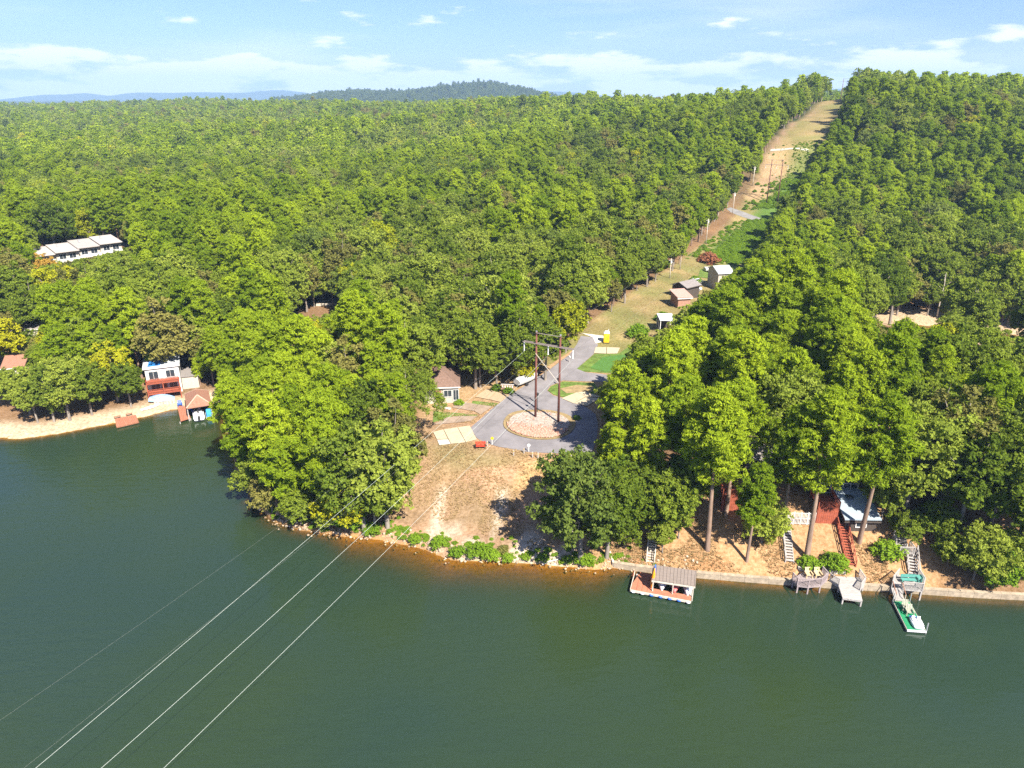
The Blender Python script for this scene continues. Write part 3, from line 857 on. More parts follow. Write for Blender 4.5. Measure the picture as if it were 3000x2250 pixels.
for i, (h, R) in enumerate(((12, 3.6), (10.5, 3.3), (14.5, 4.2))):
    proto('light%d' % i, 'oak' if i != 2 else 'round', 'light', h, R, 22000, 0.18, 70 + i, bark_oak, upb=0.25, rough=1.2, aspect=0.6)
proto('weeper0', 'weeper', 'oak', 12, 5.0, 20000, 0.17, 80, bark_oak, upb=0.1, aspect=0.35)
proto('bush0', 'bush', 'shrub', 1.8, 1.7, 3600, 0.13, 90, bark_oak, upb=0.5)
proto('bush1', 'bush', 'shrub', 2.6, 2.3, 5000, 0.15, 91, bark_oak, upb=0.5)
proto('round0', 'round', 'light', 8.5, 3.4, 15000, 0.16, 92, bark_oak, upb=0.3)
proto('round1', 'round', 'oak', 7.0, 3.2, 15000, 0.16, 93, bark_oak, upb=0.3)
for i in range(4): proto('fpine%d' % i, 'pine', 'pine', 14.5 + i, 3.0, 2400, 0.36, 140 + i, bark_pine, upb=0.6, aspect=0.6)
for i in range(4): proto('foak%d' % i, 'oak', 'oak' if i < 2 else 'light', 11.5 + i, 3.7, 2600, 0.36, 150 + i, bark_oak, upb=0.4, aspect=0.7)

# ---- where no crown may stand: places one sees in the photograph, as outlines in photo pixels
OPEN = [
    [(1232, 1088), (1327, 1090), (1350, 1136), (1450, 1134), (1523, 1121), (1568, 1096), (1625, 1058), (1694, 1014), (1700, 1000), (1703, 972), (1771, 965), (1795, 941), (1866, 917), (1870, 882), (1903, 856),
     (1954, 809), (2005, 761), (2056, 697), (2090, 663), (2131, 609), (2198, 544), (2246, 449), (2257, 439), (2318, 428), (2345, 361), (2386, 334), (2413, 298), (2436, 287), (2482, 290), (2452, 338), (2420, 380), (2375, 440), (2335, 500),
     (2285, 585), (2258, 660), (2215, 735), (2185, 777), (2127, 794), (2100, 814), (2008, 880), (1990, 915), (1924, 955), (1866, 990), (1853, 1011), (1805, 1052), (1781, 1103), (1745, 1135), (1752, 1190), (1735, 1275), (1740, 1320), (1620, 1336),
     (1588, 1420), (1574, 1476), (1580, 1540), (1608, 1592), (1640, 1670), (1400, 1660), (1240, 1625), (1080, 1590), (1098, 1524), (1106, 1500), (1158, 1466), (1166, 1425), (1246, 1361), (1256, 1317), (1243, 1263), (1268, 1190), (1300, 1155), (1289, 1136), (1240, 1120)],
    [(0, 1262), (60, 1255), (200, 1228), (330, 1212), (400, 1190), (425, 1150), (432, 1078), (532, 1072), (548, 1140), (636, 1145), (625, 1230), (500, 1262), (330, 1275), (0, 1300)],
    [(1780, 1650), (1850, 1575), (1990, 1560), (2030, 1490), (2060, 1400), (2200, 1395), (2215, 1352), (2262, 1352), (2280, 1480), (2390, 1420), (2560, 1415), (2590, 1560), (2620, 1590), (2700, 1610), (2740, 1745), (2740, 1800), (1800, 1760)],
    [(98, 718), (330, 680), (362, 702), (372, 725), (200, 765), (108, 765)],
    [(866, 872), (930, 862), (990, 870), (990, 905), (930, 930), (868, 930)],
    [(2565, 908), (2700, 900), (2775, 912), (2780, 955), (2590, 955)], [(2900, 945), (3000, 938), (3000, 985), (2920, 978)],
    [(1470, 850), (1540, 848), (1540, 868), (1475, 868)],
    [(12, 1040), (62, 1036), (66, 1078), (14, 1082)], [(30, 942), (106, 942), (106, 972), (34, 974)],
]
R300 = 290
_yy, _xx = np.mgrid[0:1125, 0:1500]
_ALL = np.zeros((1125, 1500), bool); _TR = np.zeros((1125, 1500), bool)
for _i, _p in enumerate(OPEN):
    xs_ = [q[0] / 2 for q in _p]; ys_ = [q[1] / 2 for q in _p]
    x0_, x1_, y0_, y1_ = max(0, int(min(xs_))), min(1500, int(max(xs_)) + 2), max(0, int(min(ys_))), min(1125, int(max(ys_)) + 2)
    m_ = inpoly(_xx[y0_:y1_, x0_:x1_] * 2.0, _yy[y0_:y1_, x0_:x1_] * 2.0, _p)
    _ALL[y0_:y1_, x0_:x1_] |= m_
    if _i in (0, 2): _TR[y0_:y1_, x0_:x1_] |= m_
def _hit(mask, a, b):
    i = (a / 2).astype(int); j = (b / 2).astype(int)
    k = (i >= 0) & (i < 1500) & (j >= 0) & (j < 1125)
    return bool(mask[j[k], i[k]].any())
def blocked(p, h, R, scale, c0, pad=4):
    """does this crown cover a place that must stay in view?"""
    pts = []
    for zf, rf in ((c0 / h, 0.7), (0.4, 0.85), (0.55, 0.95), (0.65, 1.0), (0.75, 1.0), (0.84, 0.9), (0.92, 0.7), (1.0, 0.15)):
        z = max(zf, c0 / h) * h * scale
        for sx in (-1, -0.5, 0, 0.5, 1): pts.append((p[0] + sx * R * rf * scale * 0.92, p[1] - R * rf * 0.5 * scale, p[2] + z))
    a, b, d = proj(np.array(pts))
    if _hit(_ALL, a, b): return True
    a, b, d = proj(np.array([(p[0], p[1], p[2] + f * c0 * scale) for f in (0, 0.35, 0.7)]))
    return _hit(_TR, a, b)
SPOTS = []   # dict(x,y,z,key,s,rot)
def spot(x, y, key, s=1.0, rot=None, label=None, hand=False, force=True, lm=None):
    z = float(H(x, y))
    SPOTS.append(dict(x=x, y=y, z=z, key=key, s=s, rot=random.random() * 6.28 if rot is None else rot, label=label, hand=hand, lm=lm))
def ptree(px, py, key, s=1.0, label=None, lm=None, rot=None):
    """a tree seen in the photograph with its foot at this pixel"""
    g = G(px, py)
    spot(g.x, g.y, key, s, rot, label, True, lm=lm)
def ctree(px, py, key, s=1.0, label=None, lm=None, rot=None):
    """a tree whose crown centre is at this pixel"""
    P = PROTO[key]; zc = (P['c0'] * 0.4 + P['h'] * 0.6) * s
    x, y, z = ray(px, py)
    t = np.linspace(50, 900, 3000) / y
    k = np.argmax(HC + z * t <= H(x * t, y * t) + zc)
    X, Y = float(x * t[k]), float(y * t[k])
    for _ in range(40):
        if float(H(X, Y)) > 0.45: break
        v = Vector((-24 - X, 100 - Y)).normalized(); X += v.x * 0.6; Y += v.y * 0.6
    spot(X, Y, key, s, rot, label, True, lm=lm)
# trees one can point at
ptree(2072, 1612, 'pine5', 1.1, 'tall pine with bare straight trunk on the straw bank, nearest the roofed boat dock')
ptree(2187, 1646, 'pine6', 0.72, 'slender young pine rising from the straw bank just above the seawall')
ptree(2126, 1512, 'pine6', 1.0, 'tall pine rising in front of the dark red deck')
ptree(2288, 1565, 'pine6', 0.95, 'tall pine standing beside the upper end of the grey wooden stairs')
ptree(2362, 1640, 'pine5', 1.1, 'tall leaning pine behind the clipped yellow green hedge')
ptree(2516, 1592, 'pine5', 1.02, 'tall pine in front of the blue grey roof beside the red stairs')
ptree(2230, 1590, 'round1', 0.85, 'bushy dark tree beside the grey stairs with a bright lower side', lm='light')
ptree(1940, 1622, 'light1', 0.42, 'small sapling with light leaves behind the roofed boat dock')
ptree(1987, 1582, 'light1', 0.48, 'slim sapling with a pale crown uphill of the roofed dock')
ptree(1700, 1652, 'light2', 1.12, 'broad silvery green tree whose shadow falls across the dry clearing', lm='silver', rot=1.0)
ctree(1790, 1430, 'oak1', 0.95, 'dark rounded tree just uphill of the silvery tree by the clearing')
ptree(1825, 1345, 'pine2', 1.0, 'bright broad pine overhanging the shaded edge of the asphalt loop')
ptree(1930, 1335, 'pine3', 1.0, 'very tall bright pine behind the pine at the loop edge')
ptree(1900, 1490, 'pine0', 0.95, 'full bright pine in the middle of the right wooded bank')
ptree(1990, 1440, 'pine2', 1.1, 'wide crowned bright pine above the dark red deck')
ptree(2150, 1360, 'pine3', 1.05, 'tall bright pine behind the dark red deck')
ptree(2290, 1340, 'pine2', 1.1, 'wide bright pine over the house with white window frames')
ptree(2420, 1400, 'pine0', 1.0, 'bright pine hanging over the red timber deck')
ptree(2560, 1330, 'pine3', 1.05, 'tall bright pine behind the blue grey roof')
ptree(2640, 1530, 'light2', 1.15, 'tall leafy tree with yellow tips beside the blue grey roof')
ptree(2750, 1480, 'light0', 1.3, 'olive tinged broad tree uphill of the weathered deck', lm='olive')
ptree(2850, 1700, 'round0', 0.9, 'broad light green bushy tree leaning over the seawall', lm='light')
ptree(2905, 1725, 'round1', 0.72, 'bright green low tree touching the water by the seawall', lm='shrub')
ptree(2960, 1640, 'oak0', 1.2, 'dark spreading tree at the far right end of the bank')
ptree(2790, 1600, 'oak3', 1.15, 'dark shaded tree above the light green bushy tree')
ctree(1660, 925, 'oak2', 0.95, 'rounded tree with yellow side beside the bend of the lane', lm='yellow')
ctree(1536, 1066, 'round0', 0.58, 'small lime yellow tree beside the twin timber poles', lm='yellow')
ctree(320, 1060, 'light0', 0.95, 'yellow green broadleaf tree on the sandy cove shore', lm='yellow')
ctree(800, 1150, 'light1', 0.75, 'golden orange tree among the pines on the wooded point', lm='gold')
ctree(250, 640, 'light2', 0.95, 'lime yellow tree behind the long flat-roofed apartment block', lm='yellow')
ctree(440, 595, 'oak2', 0.9, 'golden brown tree in the dark woods far behind the apartments', lm='gold')
ctree(1450, 672, 'oak2', 0.9, 'golden yellow crown in the dark woods behind the loop', lm='gold')
ctree(800, 660, 'oak2', 0.85, 'orange tinged crown in the woods above the point', lm='gold')
ctree(1995, 592, 'light1', 0.8, 'single rust red tree at the edge of the line clearing', lm='rust')
ctree(130, 785, 'light0', 0.9, 'golden yellow tree in front of the long apartment block', lm='gold')
ctree(1030, 770 + 40, 'light2', 0.9, 'yellow green pointed tree above the dirt clearing', lm='yellow')
ctree(1190, 1140, 'weeper0', 1.0, 'grey green weeping tree beside the brown-roofed house')
ctree(1120, 1335, 'light0', 1.3, 'large rounded light green tree at the clearing edge')
ctree(1050, 1370, 'light2', 1.1, 'tall rounded light green tree inside the wooded point')
ctree(1150, 1265, 'oak0', 1.0, 'olive green rounded tree near the cream driveway', lm='olive')
ctree(1070, 1190, 'oak1', 0.9, 'dark green rounded tree in the middle of the wooded point')
ctree(1090, 1435, 'oak2', 0.95, 'dark green tree casting shade onto the clearing edge')
ctree(1000, 1480, 'round0', 0.9, 'yellow green shore tree at the tip of the wooded point', lm='yellow')
ctree(715, 1400, 'round0', 0.75, 'rounded light tree leaning over the cove water')
ctree(760, 1470, 'round0', 0.75, 'pale olive tree overhanging the water at the point', lm='olive')
ctree(850, 1535, 'round1', 0.75, 'dark green shore tree overhanging the ochre shallows')
ctree(950, 1530, 'round0', 0.6, 'small yellow green shore tree over the shallows')
ctree(1020, 1555, 'round1', 0.65, 'low broad green tree dipping into the lake', lm='shrub')
ctree(170, 1010, 'pine2', 0.95, 'dense rounded bright pine behind the sandy cove beach')
ctree(700, 1180, 'pine2', 1.05, 'broad bright pine overhanging the boathouse side of the cove')
ctree(780, 1260, 'pine0', 1.05, 'bright pine on the cove side of the wooded point')
ctree(930, 1230, 'pine2', 1.1, 'wide bright pine in the middle of the wooded point')
ctree(690, 1290, 'pine4', 1.0, 'bright pine leaning over the dark shaded water')
ctree(900, 1400, 'pine0', 0.95, 'bright pine with twisted bare branches near the point tip')
ctree(820, 1380, 'pine4', 1.0, 'bright pine above the red earth gap on the point')
for i, (a, b, k, s_) in enumerate(((1318, 945, 'oak1', .9), (1405, 1012, 'oak0', .85), (1455, 1022, 'oak3', .74), (1505, 1022, 'oak2', .72), (1390, 975, 'oak1', 1.0), (1520, 980, 'oak0', 1.0), (1600, 975, 'oak3', .9), (1255, 960, 'oak3', .9), (1190, 985, 'oak0', .9))):
    ctree(a, b, k, s_, 'dense dark oak behind the loop driveways, %s of nine from the house roof' % ['second', 'fourth', 'sixth', 'seventh', 'fifth', 'eighth', 'ninth', 'third', 'first'][i])
ctree(1872, 1415, 'oak3', .8, 'shaded dark oak just uphill of the dock steps')
ctree(1955, 1430, 'oak2', .9, 'dark oak between the silvery tree and the red deck')
ctree(2025, 1370, 'oak0', .8, 'dark oak half hidden under the pines by the red deck')
ctree(1845, 1480, 'light1', .6, 'light green tree beside the silvery tree above the seawall end')
ptree(2890, 1560, 'oak1', 1.1, 'large dark tree behind the light green bushy tree')
ptree(2700, 1420, 'oak0', 1.1, 'dark spreading tree uphill of the olive tinged tree')
ptree(2840, 1420, 'pine2', 1.15, 'broad flat topped pine above the right bank')
ptree(2950, 1500, 'oak0', 1.15, 'pale green spreading tree at the right picture edge', lm='silver')
ptree(1830, 1604, 'round1', .62, 'dark low tree in the shade beside the dock steps')
ptree(1885, 1556, 'round0', .62, 'light green small tree uphill of the dock steps', lm='light')
ptree(2648, 1590, 'round0', .55, 'small leafy tree over the upper grey stairs')
ptree(2730, 1580, 'round1', .75, 'dark low tree just right of the grey stairs')
ptree(2775, 1655, 'round1', .55, 'low dark tree between the stairs and the light green bushy tree')
ptree(2985, 1700, 'round1', .8, 'dark low tree at the right end of the seawall')
ptree(2935, 1690, 'round0', .75, 'light green small tree behind the tree touching the water', lm='light')
ptree(2580, 1530, 'light1', .7, 'leafy tree leaning beside the blue grey roof')
ptree(112, 1240, 'light1', .8, 'broadleaf tree on the beach, second from the left end')
ptree(160, 1238, 'light0', .85, 'broadleaf tree on the beach, third from the left end')
ptree(205, 1232, 'light2', .85, 'slender broadleaf tree leaning over the beach before the brown dock')
ptree(270, 1216, 'oak2', .9, 'dark oak on the beach just left of the brown dock')
ptree(385, 1192, 'oak2', .8, 'dark oak on the beach beside the upturned canoe')
ctree(1300, 870, 'light1', 1.0, 'bright rounded pale tree above the roofs behind the loop')
BUSH = [(1088, 1562, 'bush1', 0.56, 'rounded bright green bush at the water beside the wooded point'), (1215, 1586, 'bush0', 0.56, 'small green bush on the eroded bank, first of the shore row'), (1290, 1600, 'bush1', 0.49, 'spreading green bush low on the eroded bank'),
        (1342, 1630, 'bush0', 0.66, 'upright green reeds and bush at the ochre shallows'), (1400, 1622, 'bush1', 0.63, 'largest green bush on the eroded bank below the clearing'), (1440, 1635, 'bush1', 0.49, 'green bush beside the largest bank bush'),
        (1474, 1618, 'bush0', 0.46, 'small olive green bush above the ochre shallows'), (1488, 1642, 'bush0', 0.49, 'tiny green bush at the waterline, middle of the bank'), (1540, 1642, 'bush0', 0.40, 'tiny round bush alone at the waterline'),
        (1592, 1640, 'bush0', 0.49, 'small round bush beside the driftwood'), (1712, 1650, 'bush0', 0.66, 'yellow green bush beside the end of the seawall'), (1665, 1648, 'bush0', 0.49, 'low bush under the silvery tree at the water'),
        (2370, 1660, 'bush0', 0.74, 'clipped yellow green hedge behind the deck with two chairs'), (2440, 1664, 'bush1', 0.74, 'large spiky green shrub beside the red stairs'), (2600, 1628, 'bush0', 1.05, 'pale vine covered bush beside the grey stair landing'),
        (1345, 1186, 'bush0', 0.55, 'clipped round bush beside the brown driveway'), (1455, 1144, 'bush0', 0.60, 'small green bush at the low wall'), (1490, 1152, 'bush0', 0.60, 'yellow green bush in front of the low wall'), (1690, 1228, 'bush0', 0.40, 'small dark bush at the right edge of the loop island'),
        (1870, 985, 'bush1', 1.00, 'low spreading shrubs above the green lawn'), (2075, 770, 'bush1', 1.30, 'brown tinged thicket in the green clearing'), (1940, 940, 'bush1', 0.80, 'shrub beside the white carport'), (2035, 830, 'bush1', 0.80, 'green shrub beside the grey shed roof')]
for a, b, k, s, l in BUSH: ptree(a, b, k, s, l, lm='rust' if 'brown tinged' in l else ('olive' if 'olive' in l else None))
# the rest of the woods, spread over the land
def scatter():
    hand = [(s['x'], s['y'], PROTO[s['key']]['R'] * s['s']) for s in SPOTS]
    r = np.random.default_rng(5)
    taken = list(hand)
    y = 62.0; row = 0
    while y < 2950:
        sp_ = np.interp(y, [60, 150, 300, 700, 1200, 1500, 2200, 2950], [3.9, 4.1, 4.5, 5.6, 6.9, 8.0, 12, 13])
        half = y * 0.80 + (45 if y < 260 else 20)
        xs = np.arange(-half, half, sp_) + (row % 2) * sp_ / 2
        X = xs + r.uniform(-.42, .42, len(xs)) * sp_; Y = y + r.uniform(-.42, .42, len(xs)) * sp_
        Z = H(X, Y)
        ok = Z > 0.55
        if 1550 < y < 2150: ok &= Z > 1e9
        if y >= 2150: ok &= (Z > 30) & (X < 500) & (X > -1100)
        ax = X - (CD * Y + CC)
        ok &= ~((ax > -np.where(Y < 225, 9.5, 12.0)) & (ax < 13.5) & (Y > 120) & (Y < 640))
        sn = vnoise(X, Y, 42, 31) + 0.6 * vnoise(X, Y, 15, 32) + r.normal(0, 0.3, len(X))
        ok &= r.random(len(X)) > 0.05
        for i in np.nonzero(ok)[0]:
            px, py, d = proj((X[i], Y[i], Z[i]))
            if Y[i] < 420 and X[i] > 60 and inpoly(X[i:i+1], Y[i:i+1], INLET).any(): continue
            t = sn[i]
            # more pines on the left cove, the point and the right bank; more hardwoods behind the loop
            if Y[i] < 135: t += 0.25
            elif -40 < X[i] < 40 and Y[i] < 260: t -= 0.55
            u = r.random()
            farp = Y[i] > 430
            if t > 0.05: key = ('fpine%d' % r.integers(4)) if farp else 'pine%d' % r.integers(5)
            elif u < 0.60: key = ('foak%d' % r.integers(2)) if farp else 'oak%d' % r.integers(4)
            else: key = ('foak%d' % (2 + r.integers(2))) if farp else 'light%d' % r.integers(3)
            s = r.uniform(0.60, 1.32) * (1.0 if Y[i] < 500 else r.uniform(0.85, 1.2)) * np.interp(Y[i], [0, 100, 1000, 1500, 2000, 2950], [0.95, 0.95, 0.98, 1.05, 1.3, 1.3])
            if key.startswith('pine') or key.startswith('fpine'): s *= 0.92
            P = PROTO[key]
            if Y[i] < 160 and Z[i] < 1.6: s *= 0.8
            if Y[i] < 330:
                q = (X[i], Y[i], Z[i])
                if Y[i] < 150 and any((hx - q[0]) ** 2 + (hy - q[1]) ** 2 < (2.0 + 0.35 * hr) ** 2 for hx, hy, hr in hand): continue
                placed = False
                for key2, s2 in ((key, s), ('light1', 0.85), ('round1', 0.85), ('round1', 0.55)):
                    P = PROTO[key2]
                    if not blocked(q, P['h'], P['R'], s2, P['c0']):
                        w = r.random(); lm2 = None if 'pine' in key2 else ('olive' if w < 0.10 else 'silver' if w < 0.16 else 'yellow' if w < 0.19 else None)
                        spot(q[0], q[1], key2, s2, lm=lm2); placed = True; break
            elif Y[i] < 620:
                if not blocked((X[i], Y[i], Z[i]), P['h'], P['R'], s, P['c0']): spot(X[i], Y[i], key, s, lm=None if 'pine' in key else ('olive' if u < 0.08 else 'silver' if u < 0.14 else 'yellow' if u > 0.97 else None))
            else:
                SPOTS.append(dict(x=X[i], y=Y[i], z=Z[i], key=key, s=s, rot=r.random() * 6.28, label=None, hand=False, lm='hill' if Y[i] > 2100 else ('yellow' if u > 0.985 else 'olive' if u < 0.06 else 'hill' if u < 0.12 else None)))
        y += sp_ * 0.93; row += 1
scatter()
# which trees show most in the picture: a coarse picture of the crowns, nearest first
def rank_trees():
    sc_ = 0.2; w_, h_ = int(3000 * sc_), int(2250 * sc_)
    buf = np.full((h_, w_), -1, np.int32)
    order = sorted(range(len(SPOTS)), key=lambda i: -SPOTS[i]['y'])
    for i in order:
        s = SPOTS[i]; P = PROTO[s['key']]
        if s['y'] > 420: continue
        zc = s['z'] + (P['c0'] + P['h']) / 2 * s['s']
        a, b, d = proj((s['x'], s['y'], zc))
        rx = F / d * P['R'] * s['s'] * 0.95 * sc_; ry = F / d * ((P['h'] - P['c0']) / 2 * cp + P['R'] * 0.4) * s['s'] * sc_
        x0, x1, y0, y1 = int(a * sc_ - rx), int(a * sc_ + rx) + 1, int(b * sc_ - ry), int(b * sc_ + ry) + 1
        if x1 <= 0 or y1 <= 0 or x0 >= w_ or y0 >= h_: continue
        X0, X1, Y0, Y1 = max(0, x0), min(w_, x1), max(0, y0), min(h_, y1)
        yy, xx = np.mgrid[Y0:Y1, X0:X1]
        m = ((xx - a * sc_) / max(rx, .5)) ** 2 + ((yy - b * sc_) / max(ry, .5)) ** 2 < 1
        buf[Y0:Y1, X0:X1][m] = i
    n = np.bincount(buf[buf >= 0].ravel(), minlength=len(SPOTS))
    return n
VIS = rank_trees()
for i, s in enumerate(SPOTS): s['vis'] = int(VIS[i])
SPOTS = [s for s in SPOTS if s['y'] > 170 or s['vis'] > 0 or s['hand']]
trees = [s for s in SPOTS if not s['key'].startswith('bush')]
bushes = [s for s in SPOTS if s['key'].startswith('bush')]
hand = [s for s in trees if s['hand']]
rest = sorted([s for s in trees if not s['hand'] and s['y'] < 420 and s['vis'] > 0], key=lambda s: -s['vis'])
single = hand + rest[:R300 - len(hand)]
ids = set(id(s) for s in single)
mass = [s for s in trees if id(s) not in ids]
ORD = ['', 'first', 'second', 'third', 'fourth', 'fifth', 'sixth', 'seventh', 'eighth', 'ninth', 'tenth', 'eleventh', 'twelfth', 'thirteenth', 'fourteenth', 'fifteenth', 'sixteenth', 'seventeenth', 'eighteenth', 'nineteenth', 'twentieth']
def zone(s):
    px, py, d = proj((s['x'], s['y'], s['z'] + 6))
    if s['y'] < 140 and px < 640: return 'beside the sandy cove'
    if s['y'] < 118 and px < 1300: return 'on the wooded point'
    if px < 700: return 'in the woods behind the cove'
    if px < 1250: return 'in the woods behind the point'
    if s['x'] < CD * s['y'] + CC: return 'in the woods behind the loop'
    if s['y'] < 112: return 'on the bank above the docks'
    if s['y'] < 175: return 'between loop and inlet'
    return 'in the woods beyond the inlet'
COLW = {'pine': 'bright green', 'oak': 'dark green', 'light': 'light green', 'yellow': 'yellow green', 'gold': 'golden', 'rust': 'rust red', 'olive': 'olive green', 'shrub': 'fresh green', 'silver': 'silvery green', 'hill': 'dark'}
KINDW = {'pine': 'pine', 'oak': 'oak', 'light': 'broadleaf tree', 'weeper': 'weeping tree', 'round': 'small tree', 'bush': 'bush'}
def kind_of(s): return ''.join(c for c in s['key'] if not c.isdigit())
def label_rest(lst):
    by = {}
    for s in lst:
        if s['label']: continue
        by.setdefault((zone(s), kind_of(s), s['lm'] or PROTO[s['key']]['lm']), []).append(s)
    for (z, k, lm), ss in by.items():
        ss.sort(key=lambda s: s['y'])
        if len(ss) == 1: ss[0]['label'] = 'the one %s %s standing %s' % (COLW[lm], KINDW[k], z); continue
        per = 12
        rows = [ss[i:i + per] for i in range(0, len(ss), per)]
        for ri, row in enumerate(rows):
            row.sort(key=lambda s: proj((s['x'], s['y'], s['z']))[0])
            for ci, s in enumerate(row):
                a = '%s %s %s, %s from left' % (COLW[lm], KINDW[k], z, ORD[ci + 1])
                s['label'] = a if len(rows) == 1 else a + ' in %s row' % ORD[ri + 1]
label_rest(single)
NAMEW = {'pine': 'pine_tree', 'oak': 'oak_tree', 'light': 'broadleaf_tree', 'weeper': 'weeping_tree', 'round': 'small_tree', 'bush': 'bush'}
def plant(s):
    P = PROTO[s['key']]; k = kind_of(s)
    r = thing(NAMEW[k], s['label'], 'bush' if k == 'bush' else 'tree', (s['x'], s['y'], s['z'] - 0.05), s['rot'],
              'bushes on banks and in yards' if k == 'bush' else 'trees round the lake shore and loop')
    r.scale = (s['s'],) * 3
    if k in ('pine', 'light', 'oak'): r.rotation_euler = (random.uniform(-.05, .05), random.uniform(-.05, .05), s['rot'])
    t = bpy.data.objects.new('stem' if k == 'bush' else 'trunk', P['trunk']); COL.objects.link(t); t.parent = r
    c = bpy.data.objects.new('foliage' if k == 'bush' else 'crown', P['crown']); COL.objects.link(c); c.parent = r
    if s['lm']:
        c.material_slots[0].link = 'OBJECT'; c.material_slots[0].material = LM[s['lm']]
    return r
for s in single + bushes: plant(s)
# the mass of the woods, one object: every point carries one tree
def build_mass(name, label, spots, cat):
    keys = sorted(set((s['key'], s['lm'] or PROTO[s['key']]['lm']) for s in spots))
    pc = bpy.data.collections.new(name + '_kinds')
    for i, (k, lm) in enumerate(keys):
        P = PROTO[k]
        nV = len(P['V'])
        tf4 = P['tf'] + nV
        me = npmesh('kind_%02d' % i, np.concatenate([P['V'], P['tv']]), np.concatenate([P['F'], tf4]), [LM[lm], P['bark']],
                    midx=np.concatenate([np.zeros(len(P['F'])), np.ones(len(tf4))]),
                    attrs={'v': ('POINT', 'FLOAT', np.concatenate([P['val'], np.zeros(len(P['tv']))]).astype(np.float32))})
        pc.objects.link(bpy.data.objects.new('kind_%02d' % i, me))
    me = bpy.data.meshes.new(name)
    me.vertices.add(len(spots))
    me.vertices.foreach_set('co', np.array([(s['x'], s['y'], s['z'] - 0.1) for s in spots], np.float32).ravel())
    for an, typ, vals in (('kind_index', 'INT', [keys.index((s['key'], s['lm'] or PROTO[s['key']]['lm'])) for s in spots]), ('turn', 'FLOAT', [s['rot'] for s in spots]), ('size', 'FLOAT', [s['s'] for s in spots])):
        a = me.attributes.new(an, typ, 'POINT'); a.data.foreach_set('value', vals)
    o = bpy.data.objects.new(name, me); COL.objects.link(o)
    tag(o, label, cat, kind='stuff')
    ng = bpy.data.node_groups.new(name + '_nodes', 'GeometryNodeTree')
    ng.interface.new_socket('Geometry', in_out='INPUT', socket_type='NodeSocketGeometry')
    ng.interface.new_socket('Geometry', in_out='OUTPUT', socket_type='NodeSocketGeometry')
    N, L = ng.nodes, ng.links
    gi, go = N.new('NodeGroupInput'), N.new('NodeGroupOutput')
    ci = N.new('GeometryNodeCollectionInfo'); ci.inputs['Collection'].default_value = pc
    ci.inputs['Separate Children'].default_value = True; ci.inputs['Reset Children'].default_value = True
    ip = N.new('GeometryNodeInstanceOnPoints')
    ip.inputs['Pick Instance'].default_value = True
    def na(nm, typ):
        n = N.new('GeometryNodeInputNamedAttribute'); n.data_type = typ; n.inputs['Name'].default_value = nm
        return [q for q in n.outputs if q.enabled and q.name == 'Attribute'][0]
    L.new(gi.outputs[0], ip.inputs['Points']); L.new(ci.outputs[0], ip.inputs['Instance'])
    L.new(na('kind_index', 'INT'), ip.inputs['Instance Index'])
    cx = N.new('ShaderNodeCombineXYZ'); L.new(na('turn', 'FLOAT'), cx.inputs['Z']); L.new(cx.outputs[0], ip.inputs['Rotation'])
    c2 = N.new('ShaderNodeCombineXYZ'); sz = na('size', 'FLOAT')
    for q in 'XYZ': L.new(sz, c2.inputs[q])
    L.new(c2.outputs[0], ip.inputs['Scale'])
    L.new(ip.outputs[0], go.inputs[0])
    o.modifiers.new('woods', 'NODES').node_group = ng
    return o
build_mass('forest', 'dense mixed wood of pines and oaks rolling back to the skyline', mass, 'forest')
print('TREES single %d mass %d bushes %d' % (len(single), len(mass), len(bushes)))

# ---- undergrowth: brush in the line clearing and tufts of dry grass
def brush():
    r = np.random.default_rng(9); out = []
    for _ in range(5200):
        Y = r.uniform(218, 345); a = r.uniform(-11, 13)
        if Y > 300 and a < 0 and r.random() < 0.85: continue
        if 280 < Y < 292: continue
        if a < -5 and r.random() < 0.8: continue
        X = CD * Y + CC + a
        s = r.uniform(0.16, 0.46) * (1 if Y < 318 else 0.5)
        out.append(dict(x=X, y=Y, z=float(H(X, Y)), key='bush%d' % r.integers(2), s=s, rot=r.random() * 6, lm=None))
    for _ in range(500):
        i = r.integers(len(SHORE) - 1)
        p, q = SHORE[i], SHORE[i + 1]; t = r.random()
        X = p[0] + (q[0] - p[0]) * t + r.normal() * 0.6; Y = p[1] + (q[1] - p[1]) * t + abs(r.normal()) * 1.2 + 0.4
        z = float(H(X, Y))
        if not (-35 < X < 18) or z < 0.1: continue
        out.append(dict(x=X, y=Y, z=z, key='bush0', s=r.uniform(0.08, 0.28), rot=r.random() * 6, lm=None))
    return out
build_mass('undergrowth', 'low green brush filling the damp part of the line clearing', brush(), 'brush')
